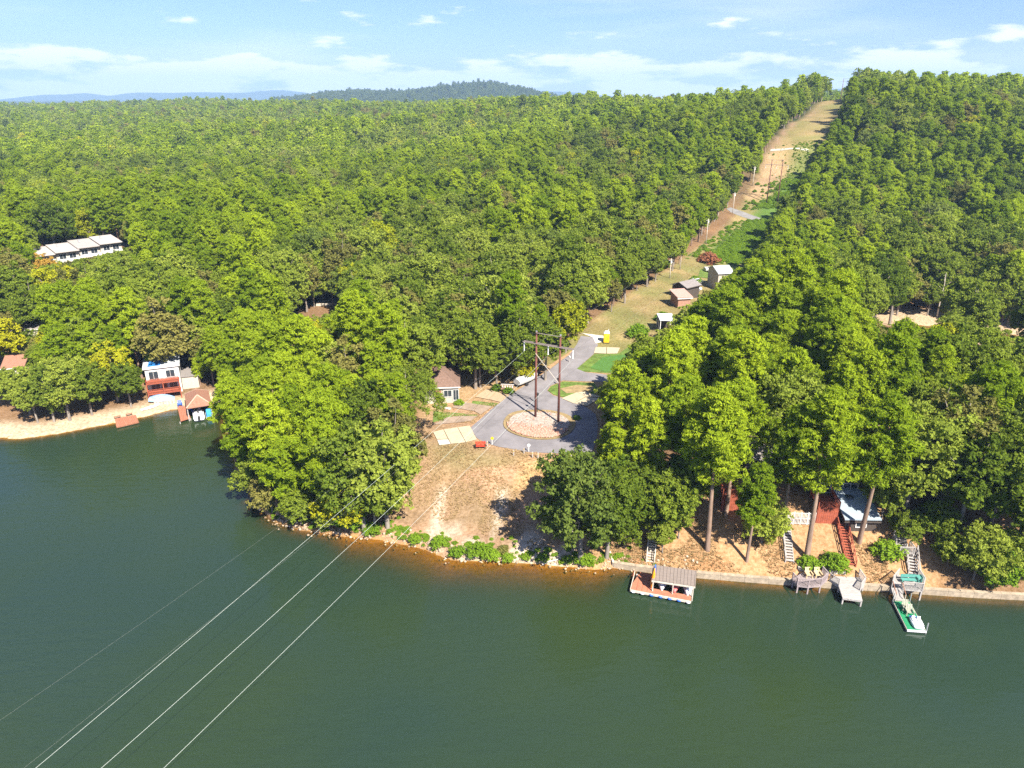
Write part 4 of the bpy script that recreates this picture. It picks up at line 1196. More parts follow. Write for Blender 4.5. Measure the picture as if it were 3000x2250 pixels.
def tufts():
    r = np.random.default_rng(12)
    pts = []
    for poly, n in ((CLEARING, 9000), ([(1780, 1600), (2000, 1530), (2300, 1560), (2600, 1600), (2600, 1725), (1800, 1665)], 5000), ([(1740, 1000), (1870, 890), (2020, 770), (2100, 780), (1950, 930), (1850, 1010)], 2500)):
        xy = gxy([(min(p[0] for p in poly), 0 + min(p[1] for p in poly)), (max(p[0] for p in poly), max(p[1] for p in poly))])
        gp = [gxy([p])[0] for p in poly]
        xs = [p[0] for p in gp]; ys = [p[1] for p in gp]
        X = r.uniform(min(xs), max(xs), n * 2); Y = r.uniform(min(ys), max(ys), n * 2)
        k = inpoly(X, Y, gp) & (H(X, Y) > 0.3)
        rd = gxy(road_px); k &= ~inpoly(X, Y, rd) & ~inpoly(X, Y, gxy([(1264, 1262), (1376, 1246), (1400, 1292), (1284, 1312)]))
        k &= (vnoise(X, Y, 3.0, 41) + 0.5 * vnoise(X, Y, 8, 42)) > -0.15
        pts.append(np.stack([X[k], Y[k]], -1)[:n])
    P = np.concatenate(pts); n = len(P)
    V = []; Fc = []
    nb = 5
    base = np.concatenate([P, H(P[:, 0], P[:, 1])[:, None]], 1)
    k = np.repeat(np.arange(n), nb); m = len(k)
    a = r.uniform(0, 6.28, m); h = r.uniform(0.08, 0.24, m); w = 0.05
    off = np.stack([np.cos(a), np.sin(a), a * 0], -1)
    side = np.stack([-np.sin(a), np.cos(a), a * 0], -1)
    b = base[k] + off * r.uniform(0, 0.12, (m, 1))
    tip = b + off * (h * r.uniform(0.3, 1.2, m))[:, None] + np.stack([a * 0, a * 0, h], -1)
    V = np.stack([b - side * w, b + side * w, tip], 1).reshape(-1, 3)
    me = npmesh('dry_grass_tufts', V, np.arange(m * 3).reshape(m, 3), [leafmat('dry_blades', (0.30, 0.21, 0.10), (0.44, 0.32, 0.16), 0.25)],
                attrs={'v': ('POINT', 'FLOAT', np.repeat(r.random(n)[k], 3).astype(np.float32))})
    o = bpy.data.objects.new('dry_grass', me); COL.objects.link(o)
    tag(o, 'tufts of dry tan grass over the clearing and the banks', 'grass', kind='stuff')
tufts()
# ------------------------------------------------------------------ built things
pole_wood = mat('pole_timber', (0.16, 0.06, 0.045), 0.85, 0.15, 2, stretch=(1, 1, 0.1))
grey_wood = mat('weathered_timber', (0.40, 0.37, 0.345), 0.9, 0.2, 2.5, 0.2, stretch=(1, 6, 1))
pale_wood = mat('pale_timber', (0.58, 0.52, 0.43), 0.9, 0.15, 2.0, 0.2)
terracotta = mat('terracotta_boards', (0.42, 0.165, 0.095), 0.85, 0.10, 2.0, 0.1)
red_wood = mat('red_stain', (0.33, 0.085, 0.045), 0.85, 0.18, 2.0, 0.15)
brown_wood = mat('brown_stain', (0.27, 0.13, 0.075), 0.9, 0.15, 2.0, 0.15)
white_paint = mat('white_paint', (0.66, 0.65, 0.62), 0.7, 0.06)
cream_paint = mat('cream_wall', (0.50, 0.45, 0.37), 0.85, 0.08)
dark_wall = mat('dark_siding', (0.075, 0.06, 0.05), 0.9, 0.15)
brick = mat('brick_wall', (0.36, 0.20, 0.14), 0.9, 0.18, 4)
glass = mat('window_glass', (0.035, 0.045, 0.055), 0.12, 0.05, spec=0.6)
black = mat('black_metal', (0.03, 0.03, 0.03), 0.6, 0.1)
steel = mat('galvanised_steel', (0.55, 0.56, 0.57), 0.45, 0.08, metal=0.6)
wirem = mat('conductor', (0.55, 0.60, 0.53), 0.5, 0.02)
wire_thin = mat('earth_wire', (0.24, 0.25, 0.22), 0.6, 0.02)
shingle_brown = mat('brown_shingles', (0.19, 0.12, 0.09), 0.95, 0.16, 3, 0.3)
shingle_red = mat('red_brown_shingles', (0.29, 0.145, 0.095), 0.95, 0.12, 3, 0.3)
shingle_grey = mat('grey_shingles', (0.24, 0.215, 0.20), 0.95, 0.14, 3, 0.3)
flat_grey = mat('pale_membrane', (0.40, 0.365, 0.34), 0.9, 0.07, 0.8)
slate_roof = mat('slate_metal_roof', (0.33, 0.39, 0.43), 0.55, 0.10, 1.2, metal=0.2)
dock_roof = mat('dock_metal_roof', (0.25, 0.205, 0.175), 0.6, 0.12, 1.5, stretch=(1, 8, 1), metal=0.1)
white_roof = mat('white_metal_roof', (0.55, 0.58, 0.60), 0.5, 0.05)
pink_roof = mat('faded_red_roof', (0.42, 0.26, 0.21), 0.85, 0.1)
tarp_blue = mat('blue_tarp', (0.03, 0.20, 0.55), 0.6, 0.15, 1.5)
blue_cover = mat('blue_cover', (0.05, 0.30, 0.60), 0.7, 0.1)
plastic_white = mat('white_plastic', (0.80, 0.81, 0.82), 0.35, 0.03, spec=0.5)
plastic_yellow = mat('yellow_plastic', (0.75, 0.50, 0.02), 0.5, 0.05)
plastic_red = mat('red_plastic', (0.60, 0.06, 0.03), 0.45, 0.05)
plastic_orange = mat('orange_plastic', (0.80, 0.32, 0.02), 0.45, 0.2, 1.5)
plastic_blue = mat('blue_plastic', (0.03, 0.12, 0.45), 0.45, 0.05)
plastic_purple = mat('purple_plastic', (0.18, 0.08, 0.32), 0.4, 0.05)
plastic_pink = mat('pink_red_plastic', (0.62, 0.16, 0.15), 0.4, 0.05)
green_carpet = mat('green_carpet', (0.02, 0.24, 0.10), 0.95, 0.08)
teal = mat('teal_plastic', (0.10, 0.32, 0.27), 0.6, 0.08)
rubber = mat('tyre_rubber', (0.025, 0.025, 0.027), 0.8, 0.05)
stone = mat('field_stone', (0.46, 0.41, 0.34), 0.95, 0.25, 3, 0.5)
def frame2(a, b):
    """local frame with x from a to b: location, turn, length and a world->local function"""
    a, b = Vector(a), Vector(b)
    d = b - a
    rz = math.atan2(d.y, d.x)
    co, si = math.cos(rz), math.sin(rz)
    loc = lambda p: ((p[0] - a.x) * co + (p[1] - a.y) * si, -(p[0] - a.x) * si + (p[1] - a.y) * co)
    return a, rz, math.hypot(d.x, d.y), loc
def rails(root, pts, h=1.0, m=None, posts=True, gap=0.14, z=0.0, names=('railing_post', 'handrail', 'balusters')):
    """railing along pts (x,y) or (x,y,z): posts and top rails are parts; thin balusters one part"""
    m = m or grey_wood
    P = [Vector((p[0], p[1], p[2] if len(p) > 2 else z)) for p in pts]
    bal = MB()
    up = Vector((0, 0, h))
    for i in range(len(P) - 1):
        a, b = P[i], P[i + 1]
        MB().beam(a + up, b + up, 0.12, 0.06).build(names[1], m, root)
        bal.beam(a + up * 0.12, b + up * 0.12, 0.06, 0.05)
        n = max(1, int((b - a).length / gap))
        for k in range(1, n):
            q = a.lerp(b, k / n)
            bal.beam(q + up * 0.1, q + up * 0.97, 0.04)
    if posts:
        for p in P: MB().beam(p - Vector((0, 0, 0.05)), p + up * 1.06, 0.1).build(names[0], m, root)
    bal.build(names[2], m, root, kind='stuff')
def stairs(name, label, bot, top, width, m, sides=(1, -1), landing=None, rail_h=0.95, group=None):
    """straight flight from bot to top: each step a part"""
    bot, top = Vector(bot), Vector(top)
    a, rz, L, loc = frame2(bot, top)
    r = thing(name, label, 'stairs', bot, rz, group)
    rise = top.z - bot.z
    n = max(4, int(max(L / 0.34, rise / 0.19)))
    for i in range(n):
        MB().box(((i + 0.5) * L / n, 0, (i + 1) * rise / n + 0.05), (L / n * 0.86, width, 0.06)).build('step', m, r)
    for s in (-1, 1):
        MB().beam((0, s * width / 2, 0.0), (L, s * width / 2, rise), 0.07, 0.28).build('stringer', m, r)
    for s in sides:
        k = max(2, int(L / 1.6) + 1)
        for j in range(k + 1):
            t = j / k
            MB().beam((L * t, s * (width / 2 + 0.06), rise * t - 0.5), (L * t, s * (width / 2 + 0.06), rise * t + rail_h), 0.1).build('railing_post', m, r)
        for hh in (rail_h, rail_h * 0.5):
            MB().beam((0, s * (width / 2 + 0.06), hh), (L, s * (width / 2 + 0.06), rise + hh), 0.07, 0.09).build('handrail', m, r)
    return r
def boards(root, poly, z, m, t=0.08, w=0.5, axis=0, name='plank'):
    """deck boards clipped to the polygon, a small gap between them"""
    P = [Vector((p[0], p[1])) for p in poly]
    lo = min(p[axis] for p in P); hi = max(p[axis] for p in P)
    n = max(2, int(round((hi - lo) / w)))
    o = 1 - axis
    for k in range(n):
        a = lo + (hi - lo) * k / n + 0.012; b = lo + (hi - lo) * (k + 1) / n - 0.012
        def span(c):
            s = []
            for i in range(len(P)):
                p, q = P[i], P[(i + 1) % len(P)]
                if (p[axis] - c) * (q[axis] - c) <= 0 and abs(p[axis] - q[axis]) > 1e-6:
                    s.append(p[o] + (q[o] - p[o]) * (c - p[axis]) / (q[axis] - p[axis]))
            return (min(s), max(s)) if len(s) > 1 else None
        sa, sb = span(a + 0.003), span(b - 0.003)
        if not sa or not sb: continue
        pts = [(a, sa[0]), (b, sb[0]), (b, sb[1]), (a, sa[1])] if axis == 0 else [(sa[0], a), (sa[1], a), (sb[1], b), (sb[0], b)]
        MB().prism(pts, z - t, z + random.uniform(-0.006, 0.006)).build(name, m, root)
def window(root, c, w, h, rz, m=None, name='window'):
    """frame with a pane set into it; c = centre on the wall, facing local -y turned by rz"""
    co, si = math.cos(rz), math.sin(rz)
    T = lambda x, y, z: (c[0] + x * co - y * si, c[1] + x * si + y * co, c[2] + z)
    mb = MB()
    f = 0.1
    for x, z, a, b in ((0, h / 2 + f / 2, w + 2 * f, f), (0, -h / 2 - f / 2, w + 2 * f, f), (-w / 2 - f / 2, 0, f, h), (w / 2 + f / 2, 0, f, h)):
        mb.box(T(x, -0.04, z), (a, 0.12, b), rz)
    mb.box(T(0, -0.03, 0), (0.05, 0.08, h), rz)
    o = mb.build(name, m or white_paint, root)
    MB().box(T(0, -0.012, 0), (w, 0.03, h), rz).build('pane', glass, o)
def house(name, label, loc, rz, w, d, h, roof, wallm, roofm, rh=1.6, ov=0.45, wins=(), door=None, chimney=None, sink=1.0, cat='house'):
    """box house: local x 0..w along the front, y 0..d to the back"""
    r = thing(name, label, cat, loc, rz)
    wl = MB().box((w / 2, d / 2, (h - sink) / 2), (w, d, h + sink))
    if roof == 'gable':
        wl.add([(0, 0, h), (0, d, h), (0, d / 2, h + rh), (w, 0, h), (w, d, h), (w, d / 2, h + rh)], [(0, 1, 2), (3, 5, 4)])
    wl.build('wall', wallm, r)
    x0, x1, y0, y1 = -ov, w + ov, -ov, d + ov
    t = 0.16
    e = h - ov * rh / (d / 2) * 0.9
    if roof == 'gable':
        rm = MB().slab([(x0, y0, e + t), (x1, y0, e + t), (x1, d / 2, h + rh + t), (x0, d / 2, h + rh + t)], t).slab([(x1, y1, e + t), (x0, y1, e + t), (x0, d / 2, h + rh + t), (x1, d / 2, h + rh + t)], t)
    elif roof == 'hip':
        k = min(d / 2, w * 0.42)
        if w >= d: A, B = (x0 + k, d / 2, h + rh + t), (x1 - k, d / 2, h + rh + t)
        else: A, B = (w / 2, y0 + w / 2, h + rh + t), (w / 2, y1 - w / 2, h + rh + t)
        c = [(x0, y0, e + t), (x1, y0, e + t), (x1, y1, e + t), (x0, y1, e + t)]
        rm = MB()
        if w >= d: rm.slab([c[0], c[1], B, A], t).slab([c[2], c[3], A, B], t).slab([c[1], c[2], B], t).slab([c[3], c[0], A], t)
        else: rm.slab([c[0], c[1], A], t).slab([c[1], c[2], B, A], t).slab([c[2], c[3], B], t).slab([c[3], c[0], A, B], t)
    else:
        rm = MB().slab([(x0, y0, h + 0.05 + t), (x1, y0, h + 0.05 + t), (x1, y1, h + rh + t), (x0, y1, h + rh + t)], t)
        MB().add([(0, d, h), (w, d, h), (w, d, h + rh), (0, d, h + rh), (0, 0, h), (w, 0, h)], [(0, 1, 2, 3), (4, 0, 3), (1, 5, 2)]).build('gable_wall', wallm, r)
    ro = rm.build('roof', roofm, r)
    MB().box(((x0 + x1) / 2, y0 - 0.02, e + 0.02), (x1 - x0, 0.05, 0.2)).build('fascia', white_paint if wallm is not dark_wall else dark_wall, ro)
    for (side, u, z, ww, wh) in wins:
        c, ang = {'f': ((u, -0.01, z), 0), 'r': ((w + 0.01, u, z), math.pi / 2), 'l': ((-0.01, u, z), -math.pi / 2)}[side]
        window(r, c, ww, wh, ang)
    if door:
        side, u = door
        c, ang = {'f': ((u, -0.03, 1.05), 0), 'r': ((w + 0.03, u, 1.05), math.pi / 2)}[side]
        dd = MB().box(c, (0.95, 0.08, 2.1), ang).build('door', brown_wood, r)
        MB().box((c[0] + (0.3 if side == 'f' else 0.05), c[1] - (0.06 if side == 'f' else -0.3), 1.0), (0.08, 0.08, 0.08)).build('handle', steel, dd)
    if chimney:
        MB().box((chimney[0], chimney[1], h + rh), (0.7, 0.7, 1.6)).build('chimney', brick, ro)
    return r
def gz(v, dz=0.0): return Vector((v[0], v[1], float(H(v[0], v[1])) + dz))

arm_wood = mat('arm_timber', (0.24, 0.20, 0.175), 0.9, 0.15)
# ---- twin-pole power line frames and their wires
LD = Vector((CD, 1, 0)).normalized(); LP = Vector((LD.y, -LD.x, 0))
def hframe(label, base, h, brace, sink=1.2):
    r = thing('power_line_frame', label, 'utility pole', base, math.atan2(LP.y, LP.x), 'twin pole frames of the power line')
    s = 2.1
    for k in (-1, 1):
        zb = float(H(base[0] + LP.x * s * k, base[1] + LP.y * s * k)) - base[2] - sink
        p = MB().tube([(k * s, 0, zb), (k * s, 0, h * 0.5), (k * s, 0, h)], [0.21, 0.18, 0.14], 10).build('pole', pole_wood, r, True)
        MB().tube([(k * s, 0, h), (k * s, 0, h + 0.12)], 0.15, 10).build('cap', steel, p)
    MB().beam((-s, -0.2, h - 0.15), (s + 0.2, -0.2, h - 0.15), 0.08, 0.1).build('top_bar', arm_wood, r)
    for y in (-0.24, 0.24):
        MB().beam((-4.45, y, h - 1.95), (4.45, y, h - 1.95), 0.10, 0.13).build('crossarm', arm_wood, r)
    for x in (-4.3, 0, 4.3):
        mb = MB()
        n = 8
        for i in range(n):
            z = h - 2.1 - i * 0.19
            mb.tube([(x, 0, z), (x, 0, z - 0.06), (x, 0, z - 0.1), (x, 0, z - 0.19)], [0.03, 0.14, 0.05, 0.03], 8)
        mb.build('insulator_string', plastic_white, r, True)
    for a in brace: MB().beam((a[0], -0.26, a[1]), (a[2], -0.26, a[3]), 0.06, 0.07).build('brace', pale_wood, r)
    return r
b0 = (W(1569, 1224, 5.2) + W(1635, 1236, 5.2)) / 2
b0.z = float(H(b0.x, b0.y))
HF1 = hframe('twin brown timber poles with crossarm standing in the loop island', b0, 15.2, [(-2.1, 11.6, 2.1, 7.2)])
def on_line(Y): return Vector((b0.x + CD * (Y - b0.y), Y, float(H(b0.x + CD * (Y - b0.y), Y))))
b1 = on_line(297); HF2 = hframe('dark twin pole frame standing in the green line clearing', b1, 17.0, [(-2.1, 13.8, 2.1, 8.5), (2.1, 13.8, -2.1, 8.5)])
b2 = on_line(530); HF3 = hframe('twin poles just beyond the crest of the cleared hill', b2, 17.0, [(-2.1, 13.8, 2.1, 8.5)])
def wire(name, label, pts, rad, m, group):
    o = MB().tube(pts, rad, 6).build(name, m, smooth=True)
    tag(o, label, 'wire', group)
def span(p, q, sag, n=40):
    p, q = Vector(p), Vector(q)
    return [p.lerp(q, t) - Vector((0, 0, sag * 4 * t * (1 - t))) for t in np.linspace(0, 1, n)]
def lake_span(p, mid_px, end_px, far=230):
    """from the frame out over the lake: sag fitted to where the wire runs"""
    def hit(px):
        x, y, z = ray(*px)
        # ray (x,y,z)*t meets vertical plane p + s*(-LD)
        # x t - ... solve 2x2
        A = np.array([[x, LD.x], [y, LD.y]]); t, s = np.linalg.solve(A, [p.x, p.y])
        return s, HC + z * t
    (s1, z1), (s2, z2) = hit(mid_px), hit(end_px)
    a, b = np.linalg.solve([[s1, s1 * s1], [s2, s2 * s2]], [z1 - p.z, z2 - p.z])
    b = max(b, 0.0002)
    return [Vector((p.x - LD.x * s, p.y - LD.y * s, max(p.z + a * s + b * s * s, 4.0))) for s in np.linspace(0, far, 90)]
for nm, off, mid, end in (('on the cove side', -4.3, (1000 - 70, 1555), (105, 2250)), ('in the middle', 0.0, (1045, 1580), (297, 2250)), ('on the dock side', 4.3, (1155, 1590), (480, 2250))):
    p = b0 + LP * off + Vector((0, 0, 15.2 - 3.65))
    wire('power_cable', 'pale power cable over the lake, the one %s' % nm, lake_span(p, mid, end), 0.0125, wirem, 'cables over the lake')
    wire('power_cable', 'thin power cable up the clearing, the one %s' % nm, span(p, b1 + LP * off + Vector((0, 0, 17.0 - 3.65)), 4.5), 0.009, wire_thin, 'cables up the clearing')
    wire('power_cable', 'distant power cable to the crest, the one %s' % nm, span(b1 + LP * off + Vector((0, 0, 13.35)), b2 + LP * off + Vector((0, 0, 13.35)), 6), 0.014, wire_thin, 'cables to the crest')
for nm, off, mid, end in (('from the near pole top', -2.1, (800, 1555), (0, 2110)), ('from the far pole top', 2.1, (925, 1570), (70, 2250))):
    wire('earth_wire', 'faint thin earth wire over the lake %s' % nm, lake_span(b0 + LP * off + Vector((0, 0, 15.2)), mid, end), 0.004, wire_thin, 'earth wires over the lake')
def util_pole(px, py, h, label):
    g = G(px, py)
    r = thing('utility_pole', label, 'utility pole', g, 0.4, 'single poles along the line clearing')
    MB().tube([(0, 0, -0.8), (0, 0, h)], [0.15, 0.10], 8).build('pole', pale_wood, r, True)
    MB().beam((-0.8, 0, h - 0.5), (0.8, 0, h - 0.5), 0.1, 0.12).build('crossarm', grey_wood, r)
    MB().tube([(0.3, 0.15, h - 1.7), (0.3, 0.15, h - 0.9)], 0.2, 8).build('transformer', steel, r, True)
for i, (px, py, h) in enumerate(((1992, 790, 8.5), (2068, 715, 8.5), (2146, 628, 8.5), (2205, 545, 8.0), (1962, 815, 5.5))):
    util_pole(px, py, h, ['pale utility pole beside the dry end of the clearing', 'pale utility pole beside the green brush', 'pale utility pole beside the crossing lane', 'pale utility pole on the red slope of the clearing', 'short pale pole at the bend of the wood edge'][i])

# ---- loop island: lamp, stones
def lamp(px, py):
    g = G(px, py)
    r = thing('lamp_post', 'black lamp post behind the twin poles on the island', 'lamp post', g)
    MB().tube([(0, 0, -0.3), (0, 0, 0.4), (0, 0, 3.2)], [0.1, 0.06, 0.05], 8).build('post', black, r, True)
    hd = MB().tube([(0, 0, 3.2), (0, 0, 3.3), (0, 0, 3.65), (0, 0, 3.8)], [0.08, 0.2, 0.24, 0.05], 8).build('lantern', black, r)
    MB().tube([(0, 0, 3.3), (0, 0, 3.6)], 0.18, 8).build('lantern_glass', cream_paint, hd)
lamp(1574, 1211)
def stones():
    r = np.random.default_rng(3)
    base = np.array([(1, 0, 0), (-1, 0, 0), (0, 1, 0), (0, -1, 0), (0, 0, 1), (0, 0, -1)], float)
    fc = np.array([(0, 2, 4), (2, 1, 4), (1, 3, 4), (3, 0, 4), (2, 0, 5), (1, 2, 5), (3, 1, 5), (0, 3, 5)])
    n = 2600
    A = np.array(shrink(ISLAND, 0.10)); lo, hi = A.min(0), A.max(0)
    X = r.uniform(lo[0], hi[0], n * 3); Y = r.uniform(lo[1], hi[1], n * 3)
    k = inpoly(X, Y, [tuple(p) for p in A])
    pr = np.clip(0.12 + (ISLC[1] - Y) * 0.26 - (X - ISLC[0]) * 0.06, 0.04, 1.0)      # more of them on the lake side
    k &= r.random(n * 3) < pr
    X, Y = X[k][:n], Y[k][:n]
    m = len(X)
    Z = H(X, Y) + 0.27
    s = r.uniform(0.07, 0.24, (m, 1, 1))
    V = base[None] * s * r.uniform(0.7, 1.3, (m, 6, 1)) * np.array([1, 1, 0.6]) + np.stack([X, Y, Z], -1)[:, None]
    Fc = (fc[None] + (np.arange(m) * 6)[:, None, None]).reshape(-1, 3)
    mt = leafmat('island_stones', (0.40, 0.33, 0.26), (0.33, 0.14, 0.09), 0.0)
    me = npmesh('stones', V.reshape(-1, 3), Fc, [mt], attrs={'v': ('POINT', 'FLOAT', np.repeat(r.random(m) * 2.0, 6).astype(np.float32))})
    o = bpy.data.objects.new('gravel', me); COL.objects.link(o)
    tag(o, 'red and pale stones strewn over the loop island', 'gravel', kind='stuff')
stones()
def shore_rocks():
    r = np.random.default_rng(33)
    base = np.array([(1, 0, 0), (-1, 0, 0), (0, 1, 0), (0, -1, 0), (0, 0, 1), (0, 0, -1)], float)
    fc = np.array([(0, 2, 4), (2, 1, 4), (1, 3, 4), (3, 0, 4), (2, 0, 5), (1, 2, 5), (3, 1, 5), (0, 3, 5)])
    P = []
    for i in range(len(SHORE) - 1):
        p, q = SHORE[i], SHORE[i + 1]
        if not (-40 < p[0] < 17): continue
        n = int(math.hypot(q[0] - p[0], q[1] - p[1]) * 22)
        t = r.random(n); P.append(np.stack([p[0] + (q[0] - p[0]) * t + r.normal(0, .5, n), p[1] + (q[1] - p[1]) * t + r.normal(0.5, .7, n)], -1))
    P = np.concatenate(P); m = len(P)
    Z = np.maximum(H(P[:, 0], P[:, 1]), -0.1)
    s = (0.05 + 0.28 * r.random((m, 1, 1)) ** 3)
    V = base[None] * s * r.uniform(0.6, 1.4, (m, 6, 1)) * np.array([1, 1, 0.7]) + np.concatenate([P, Z[:, None]], 1)[:, None]
    me = npmesh('shore_rocks', V.reshape(-1, 3), (fc[None] + (np.arange(m) * 6)[:, None, None]).reshape(-1, 3), [leafmat('bank_rocks', (0.46, 0.38, 0.28), (0.26, 0.18, 0.11), 0.0)],
                attrs={'v': ('POINT', 'FLOAT', np.repeat(r.random(m) * 2.0, 6).astype(np.float32))})
    o = bpy.data.objects.new('rubble', me); COL.objects.link(o)
    tag(o, 'broken stones and clods along the eroded bank', 'rubble', kind='stuff')
shore_rocks()
# ---- markers and small things by the loop
def marker(px, py, label, m):
    g = G(px, py)
    r = thing('marker_post', label, 'marker post', g, 0, 'round topped markers at the loop edge')
    MB().beam((0, 0, -0.2), (0, 0, 1.1), 0.09, 0.05).build('post', white_paint, r)
    pts = [(0.24 * math.cos(a), 0.24 * math.sin(a)) for a in np.linspace(0, 2 * math.pi, 14)[:-1]]
    MB().loft([[(x, -0.03, 1.15 + z) for x, z in pts], [(x, 0.03, 1.15 + z) for x, z in pts]]).build('disc', m, r)
marker(1442, 1304, 'yellow round topped marker post at the loop edge near the red bench', plastic_yellow)
marker(1549, 1325, 'white round topped marker post at the middle of the loop edge', plastic_white)
for i, (px, py) in enumerate(((1428, 1309), (1505, 1336), (1535, 1330), (1560, 1342), (1576, 1343), (1616, 1342), (1673, 1338))):
    g = G(px, py)
    r = thing('bollard', 'short wooden post at the loop edge, %s from the red bench' % ORD[i + 1], 'bollard', g, 0, 'wooden posts along the loop edge')
    MB().beam((0, 0, -0.2), (0, 0, 0.95), 0.16).build('post', grey_wood, r, bevel=0.02)
    MB().box((0, -0.085, 0.75), (0.09, 0.02, 0.16)).build('reflector', plastic_yellow, r)
def bench(px, py):
    g = G(px, py)
    r = thing('garden_bench', 'red slatted bench on dry grass beside the cream driveway', 'bench', g, 0.1)
    for k in range(3): MB().box((0, -0.16 + k * 0.17, 0.45), (1.6, 0.14, 0.05)).build('seat_slat', plastic_red, r)
    for k in range(3): MB().box((0, 0.3 + k * 0.04, 0.62 + k * 0.17), (1.6, 0.05, 0.13)).build('back_slat', plastic_red, r)
    for x in (-0.72, 0.72):
        MB().beam((x, -0.25, -0.1), (x, -0.22, 0.65), 0.08).build('leg', black, r)
        MB().beam((x, 0.32, -0.1), (x, 0.42, 1.05), 0.08).build('leg', black, r)
        MB().beam((x, -0.28, 0.66), (x, 0.36, 0.66), 0.09, 0.05).build('armrest', black, r)
bench(1408, 1316)
def toilet(px, py):
    g = G(px, py)
    r = thing('portable_toilet', 'yellow portable toilet with white roof beside the gravel pull-off', 'portable toilet', g, -0.1)
    MB().box((0, 0, 1.05), (1.15, 1.15, 2.1)).build('cabin', plastic_yellow, r, bevel=0.04)
    MB().loft([[(-.62, -.62, 2.1), (.62, -.62, 2.1), (.62, .62, 2.1), (-.62, .62, 2.1)], [(-.3, -.55, 2.38), (.3, -.55, 2.38), (.3, .55, 2.38), (-.3, .55, 2.38)]]).build('roof', plastic_white, r)
    d = MB().box((0, -0.59, 1.0), (0.75, 0.05, 1.85)).build('door', plastic_yellow, r)
    MB().box((0.28, -0.63, 1.0), (0.06, 0.05, 0.16)).build('handle', black, d)
    MB().tube([(0.4, 0.4, 2.1), (0.4, 0.4, 2.75)], 0.06, 8).build('vent_pipe', plastic_white, r)
    MB().box((0, 0, 0.05), (1.3, 1.3, 0.16)).build('skid', black, r)
toilet(1776, 1003)
def car(loc, rz, label, paint, L=4.5):
    r = thing('parked_car', label, 'car', loc, rz, 'parked cars')
    w = 0.9; prof = [(-L / 2, .35), (-L / 2 + .05, .78), (-L / 2 + .9, .92), (L / 2 - .75, .98), (L / 2, .85), (L / 2, .35)]
    mb = MB().loft([[(x, s, z) for x, z in prof] for s in (-w, -w * .97, w * .97, w)])
    mb.build('body', paint, r, bevel=0.06)
    cab = [(-L / 2 + .95, .9), (-L / 2 + 1.6, 1.42), (L / 2 - 1.25, 1.45), (L / 2 - .55, .95)]
    MB().loft([[(x, -w * .93, z) for x, z in cab[:1]] + [(x, -w * .78, z) for x, z in cab[1:3]] + [(x, -w * .93, z) for x, z in cab[3:]],
               [(x, w * .93, z) for x, z in cab[:1]] + [(x, w * .78, z) for x, z in cab[1:3]] + [(x, w * .93, z) for x, z in cab[3:]]]).build('windows', glass, r)
    MB().box((0.12, 0, 1.45), (L * 0.36, w * 1.5, 0.05)).build('roof', paint, r, bevel=0.02)
    for x in (-L / 2 + .8, L / 2 - .85):
        for s in (-1, 1):
            wl = MB().tube([(x, s * (w - .2), .32), (x, s * (w + .01), .32)], .33, 14).build('wheel', rubber, r)
            MB().tube([(x, s * (w + .005), .32), (x, s * (w + .025), .32)], .19, 10).build('rim', steel, wl)
    for s in (-.6, .6): MB().box((-L / 2 - .01, s, .66), (.04, .3, .14)).build('headlight', plastic_white, r)
for px, py, rz, lab, pm in ((2622, 1176, 0.4, 'dark blue car parked in tree shade on the drive above the bank', plastic_blue), (2730, 806, 0.2, 'dark car parked among trees beyond the inlet', black),
                            (2036, 832, 0.5, 'white car parked beside the grey shed roof', plastic_white), (2030, 853, 0.5, 'white van-like car parked behind the faded red roof', plastic_white), (2093, 826, 0.7, 'white car parked under the trees by the clearing lawn', plastic_white)):
    car(gz(G(px, py)), rz, lab, pm)
def lowwall():
    a, b = gz(G(1468, 1146)), gz(G(1506, 1148))
    _, rz, L, _ = frame2(a, b)
    r = thing('low_wall', 'low brown wall with white balusters above the tan driveway', 'wall', a, rz)
    MB().box((L / 2, 0, 0.2), (L, 0.4, 0.9)).build('base', brick, r)
    MB().box((L / 2, 0, 1.32), (L, 0.3, 0.12)).build('coping', grey_wood, r)
    for k in range(5): MB().box((0.3 + k * (L - 0.6) / 4, 0, 0.95), (0.16, 0.16, 0.62)).build('baluster', white_paint, r)
lowwall()
def trailer_boat(px, py, rz, label, L=5.2):
    g = gz(G(px, py))
    r = thing('covered_boat', label, 'boat', g, rz)
    rings = []
    for t in np.linspace(0, 1, 8):
        w = 1.05 * (1 - 0.9 * max(0, t - 0.55) ** 1.4 / 0.45 ** 1.4 * 0.9); x = -L / 2 + L * t
        rings.append([(x, -w, 1.1 + .15 * t), (x, -w * .8, .6 + .2 * t), (x, 0, .42 + .35 * t * t), (x, w * .8, .6 + .2 * t), (x, w, 1.1 + .15 * t), (x, w * .5, 1.5), (x, -w * .5, 1.5)])
    MB().loft(rings).build('cover', white_paint, r)
    for s in (-1, 1):
        MB().tube([(-.8, s * .85, .33), (-.8, s * 1.02, .33)], .32, 12).build('wheel', rubber, r)
    MB().beam((-1.8, 0, .35), (L / 2 + 1, 0, .45), .12).build('drawbar', steel, r)
trailer_boat(1543, 1124, 0.75, 'boat under a white cover parked beside the lane')
trailer_boat(2080, 797, 0.2, 'small white boat on the vivid clearing lawn', 3.6)

